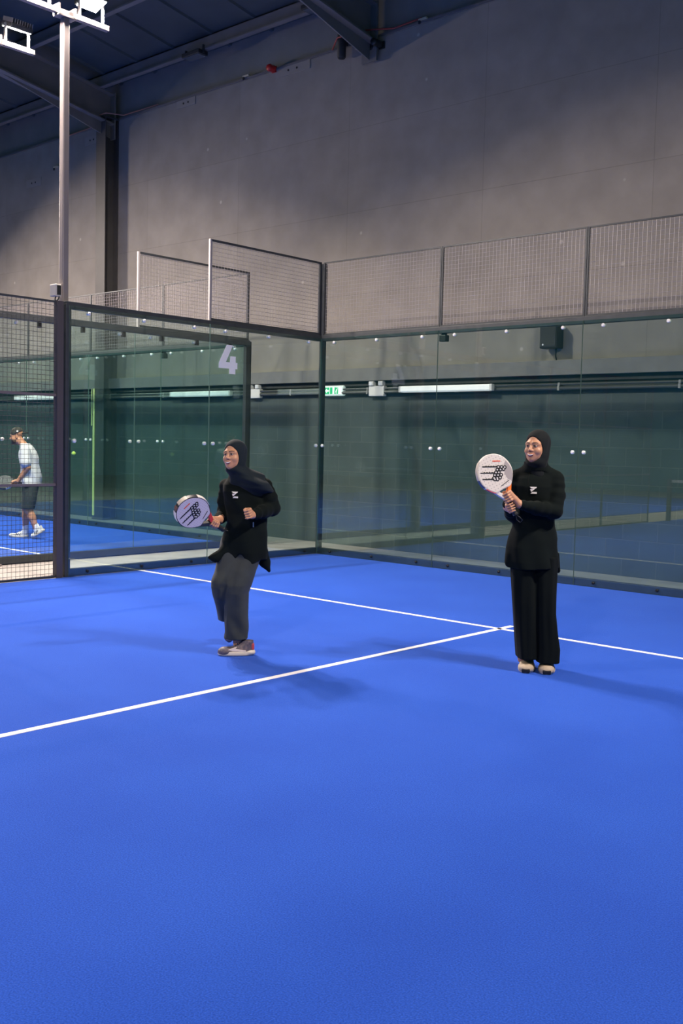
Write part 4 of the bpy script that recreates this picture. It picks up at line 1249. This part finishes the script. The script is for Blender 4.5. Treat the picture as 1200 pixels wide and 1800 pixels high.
# ================================================================== player on the far court
def person_walking():
    root = thing('person', 'person in white T-shirt, dark shorts and cap walking behind the fence', 'person', (-4.098, -2.057, 0), RZ)
    h = Head((-.138, 0, 1.535), math.radians(84), math.radians(10), .93, male=True)
    F = Field((-.42, -.34, .0), (.40, .30, 1.72), .010, (((-.28, -.0), (-.24, -.1)), ((-.22, .12),), ((.80, .96), (1.38, 1.68))), .005)
    h.put(F, lambda x, y, z: head_sdf(x, y, z, True))
    F.cap((-.09, .0, 1.47), (.0, 0, 1.36), .055, .062, .03)
    F.loft([(.80, .08, 0, .09, .12), (.95, .07, 0, .10, .14), (1.15, .055, 0, .10, .15), (1.30, .03, 0, .10, .17), (1.38, .01, 0, .06, .10)], .03)
    LS, LE, LW = (.045, -.18, 1.315), (.090, -.205, 1.072), (-.062, -.175, .868)
    RS, RE, RW = (.0, .18, 1.315), (.02, .17, 1.06), (-.085, -.02, .870)
    F.chain([LS, LE, LW], [.052, .044, .028], .02)
    F.chain([RS, RE, RW], [.052, .044, .028], .02)
    F.chain([(.10, -.08, .78), (.068, -.09, .455), (.120, -.09, .33), (.198, -.09, .12)], [.075, .060, .055, .036], .03)
    F.chain([(.06, .08, .78), (-.020, .09, .46), (-.022, .09, .32), (-.035, .09, .09)], [.09, .060, .055, .036], .03)
    grip(F, (-.120, -.150, .828), (-1, .05, -.05), (.15, -.2, .95), LW, s=1.05, flip=1)
    grip(F, (-.140, -.045, .838), (-1, .05, .05), (.15, .2, .95), RW, s=1.0, flip=-1)
    SKM = mat('skin_tan', (.42, .20, .115), .55)
    body = F.mesh('body', SKM, root)
    h.strip('eyebrow', BROW, body, .014, .05, lambda x: .030, lambda x: .024, .001)
    h.strip('eyebrow', BROW, body, -.05, -.014, lambda x: .030, lambda x: .024, .001)
    h.strip('eye', IRIS, body, .018, .044, lambda x: .008, lambda x: .0, .001)
    h.strip('eye', IRIS, body, -.044, -.018, lambda x: .008, lambda x: .0, .001)
    h.strip('lips', LIPS, body, -.024, .024, lambda x: -.060, lambda x: -.070, .001)
    B = Field((-.30, -.12, 1.36), (.02, .12, 1.56), .005)
    h.put(B, lambda x, y, z: np.maximum(np.maximum(head_sdf(x, y, z, True)-.0025, z+.052), np.maximum(y-.012, .0-(np.sqrt((x/.036)**2+((z+.03)/.045)**2)-1)*.03)), R=.2, k=.002)
    B.mesh('beard', mat('beard_hair', (.09, .05, .032), .9), root)
    # backwards cap
    K = Field((-.36, -.16, 1.46), (.16, .16, 1.74), .006)
    h.put(K, lambda x, y, z: np.maximum(f_ell(x, y, z, np.array((0, .018, .045)), (.088, .108, .101)), .038-z-.42*(y+.02)*0-.32*np.clip(y, -.2, .2)*-1-.0), R=.22, k=.004)
    h.put(K, lambda x, y, z: np.maximum(f_ell(x, y, z, np.array((0, .135, .030)), (.066, .065, .012)), .07-y), R=.25, k=.01)
    cap = K.mesh('cap', mat('cap_cloth', (.028, .030, .026), .85), root)
    q = h.fwd((.079, .035, .075))
    MB().lathe([(.014, -.006), (.014, .004)], 12, 'Y').build('cap_badge', LOGO, cap).location = (q[0]+.01, q[1]-.012, q[2])
    # T-shirt
    WT = mat('white_cotton', (.52, .53, .56), .85, sheen=.05)
    T = Field((-.22, -.34, .74), (.32, .30, 1.50), .008)
    def fold(th, Z, X, Y): return .009*np.sin(5*th+9*Z)*np.clip((1.2-Z)/.3, .2, 1)+.006*np.sin(26*(Z+.9*X))
    T.loft([(.765, .088, 0, .152, .19), (.9, .080, 0, .148, .185), (1.0, .070, 0, .142, .18), (1.1, .060, 0, .138, .18), (1.2, .048, 0, .136, .185), (1.3, .030, 0, .125, .19), (1.38, .012, 0, .098, .14), (1.43, -.012, 0, .070, .085)], .02, fold,
           lambda X, Y, Z: (.785+.015*np.sin(12*X))-Z)
    T.chain([LS, (.060, -.215, 1.15)], [.076, .084], .03)
    T.chain([RS, (.02, .20, 1.15)], [.076, .084], .03)
    T.mesh('t_shirt', WT, root)
    S = Field((-.18, -.26, .42), (.28, .26, .86), .008)
    S.loft([(.455, .062, -.09, .098, .105), (.6, .080, -.09, .108, .105), (.80, .092, -.06, .12, .11)], .02)
    S.loft([(.470, -.012, .09, .086, .10), (.6, .035, .09, .10, .10), (.80, .06, .06, .12, .11)], .02)
    S.mesh('shorts', mat('teal_black_shorts', (.012, .022, .026), .8), root)
    WS = mat('white_shoe', (.62, .60, .58), .5); SK = mat('white_sock', (.72, .70, .72), .9)
    for a, b in (((.185, -.09, .20), (.200, -.09, .10)), ((-.028, .09, .19), (-.035, .09, .07))):
        K = Field((-.12, -.18, .02), (.30, .18, .30), .006)
        K.cap(a, b, .044, .042); K.mesh('sock', SK, root)
    STR = mat('shoe_stripe', (.03, .035, .05), .6)
    for hl, to, w_ in (((.010, .09, .004), (-.282, .08, .004), 1), ((.318, -.09, .125), (.125, -.10, .008), 1)):
        s_, L = shoe('shoe', root, hl, to, 0, WS, mat('gum_sole', (.52, .46, .38), .6), 'white trainer with three dark stripes', H=.085, W=.047, extras=(SK,))
        for y in (-.042, .042):
            sg = 1 if y > 0 else -1
            mb = MB()
            for k in range(3):
                x = L*.40+.026*k
                mb.prism([(x, .030), (x+.011, .030), (x-.008, .066), (x-.017, .066)], lambda x_, z: (x_, y-sg*.012, z), lambda x_, z: (x_, y+sg*.003, z))
            mb.build('side_stripes', STR, s_)
    return root
pr3 = person_walking()
FACE_D = dotted('racket_face_dark', (.035, .045, .05), (.22, .24, .25), .022, .24)
racket('dark racket held by the walking player at the left edge', to_world(pr3, (-.125-.158, -.10, .840)), dir_world(pr3, (-1, .0, .02)), dir_world(pr3, (-.05, -.80, .6)), 'padel rackets',
       FACE_D, RIMB, [(200, 250, RIMW)], emblem=False)
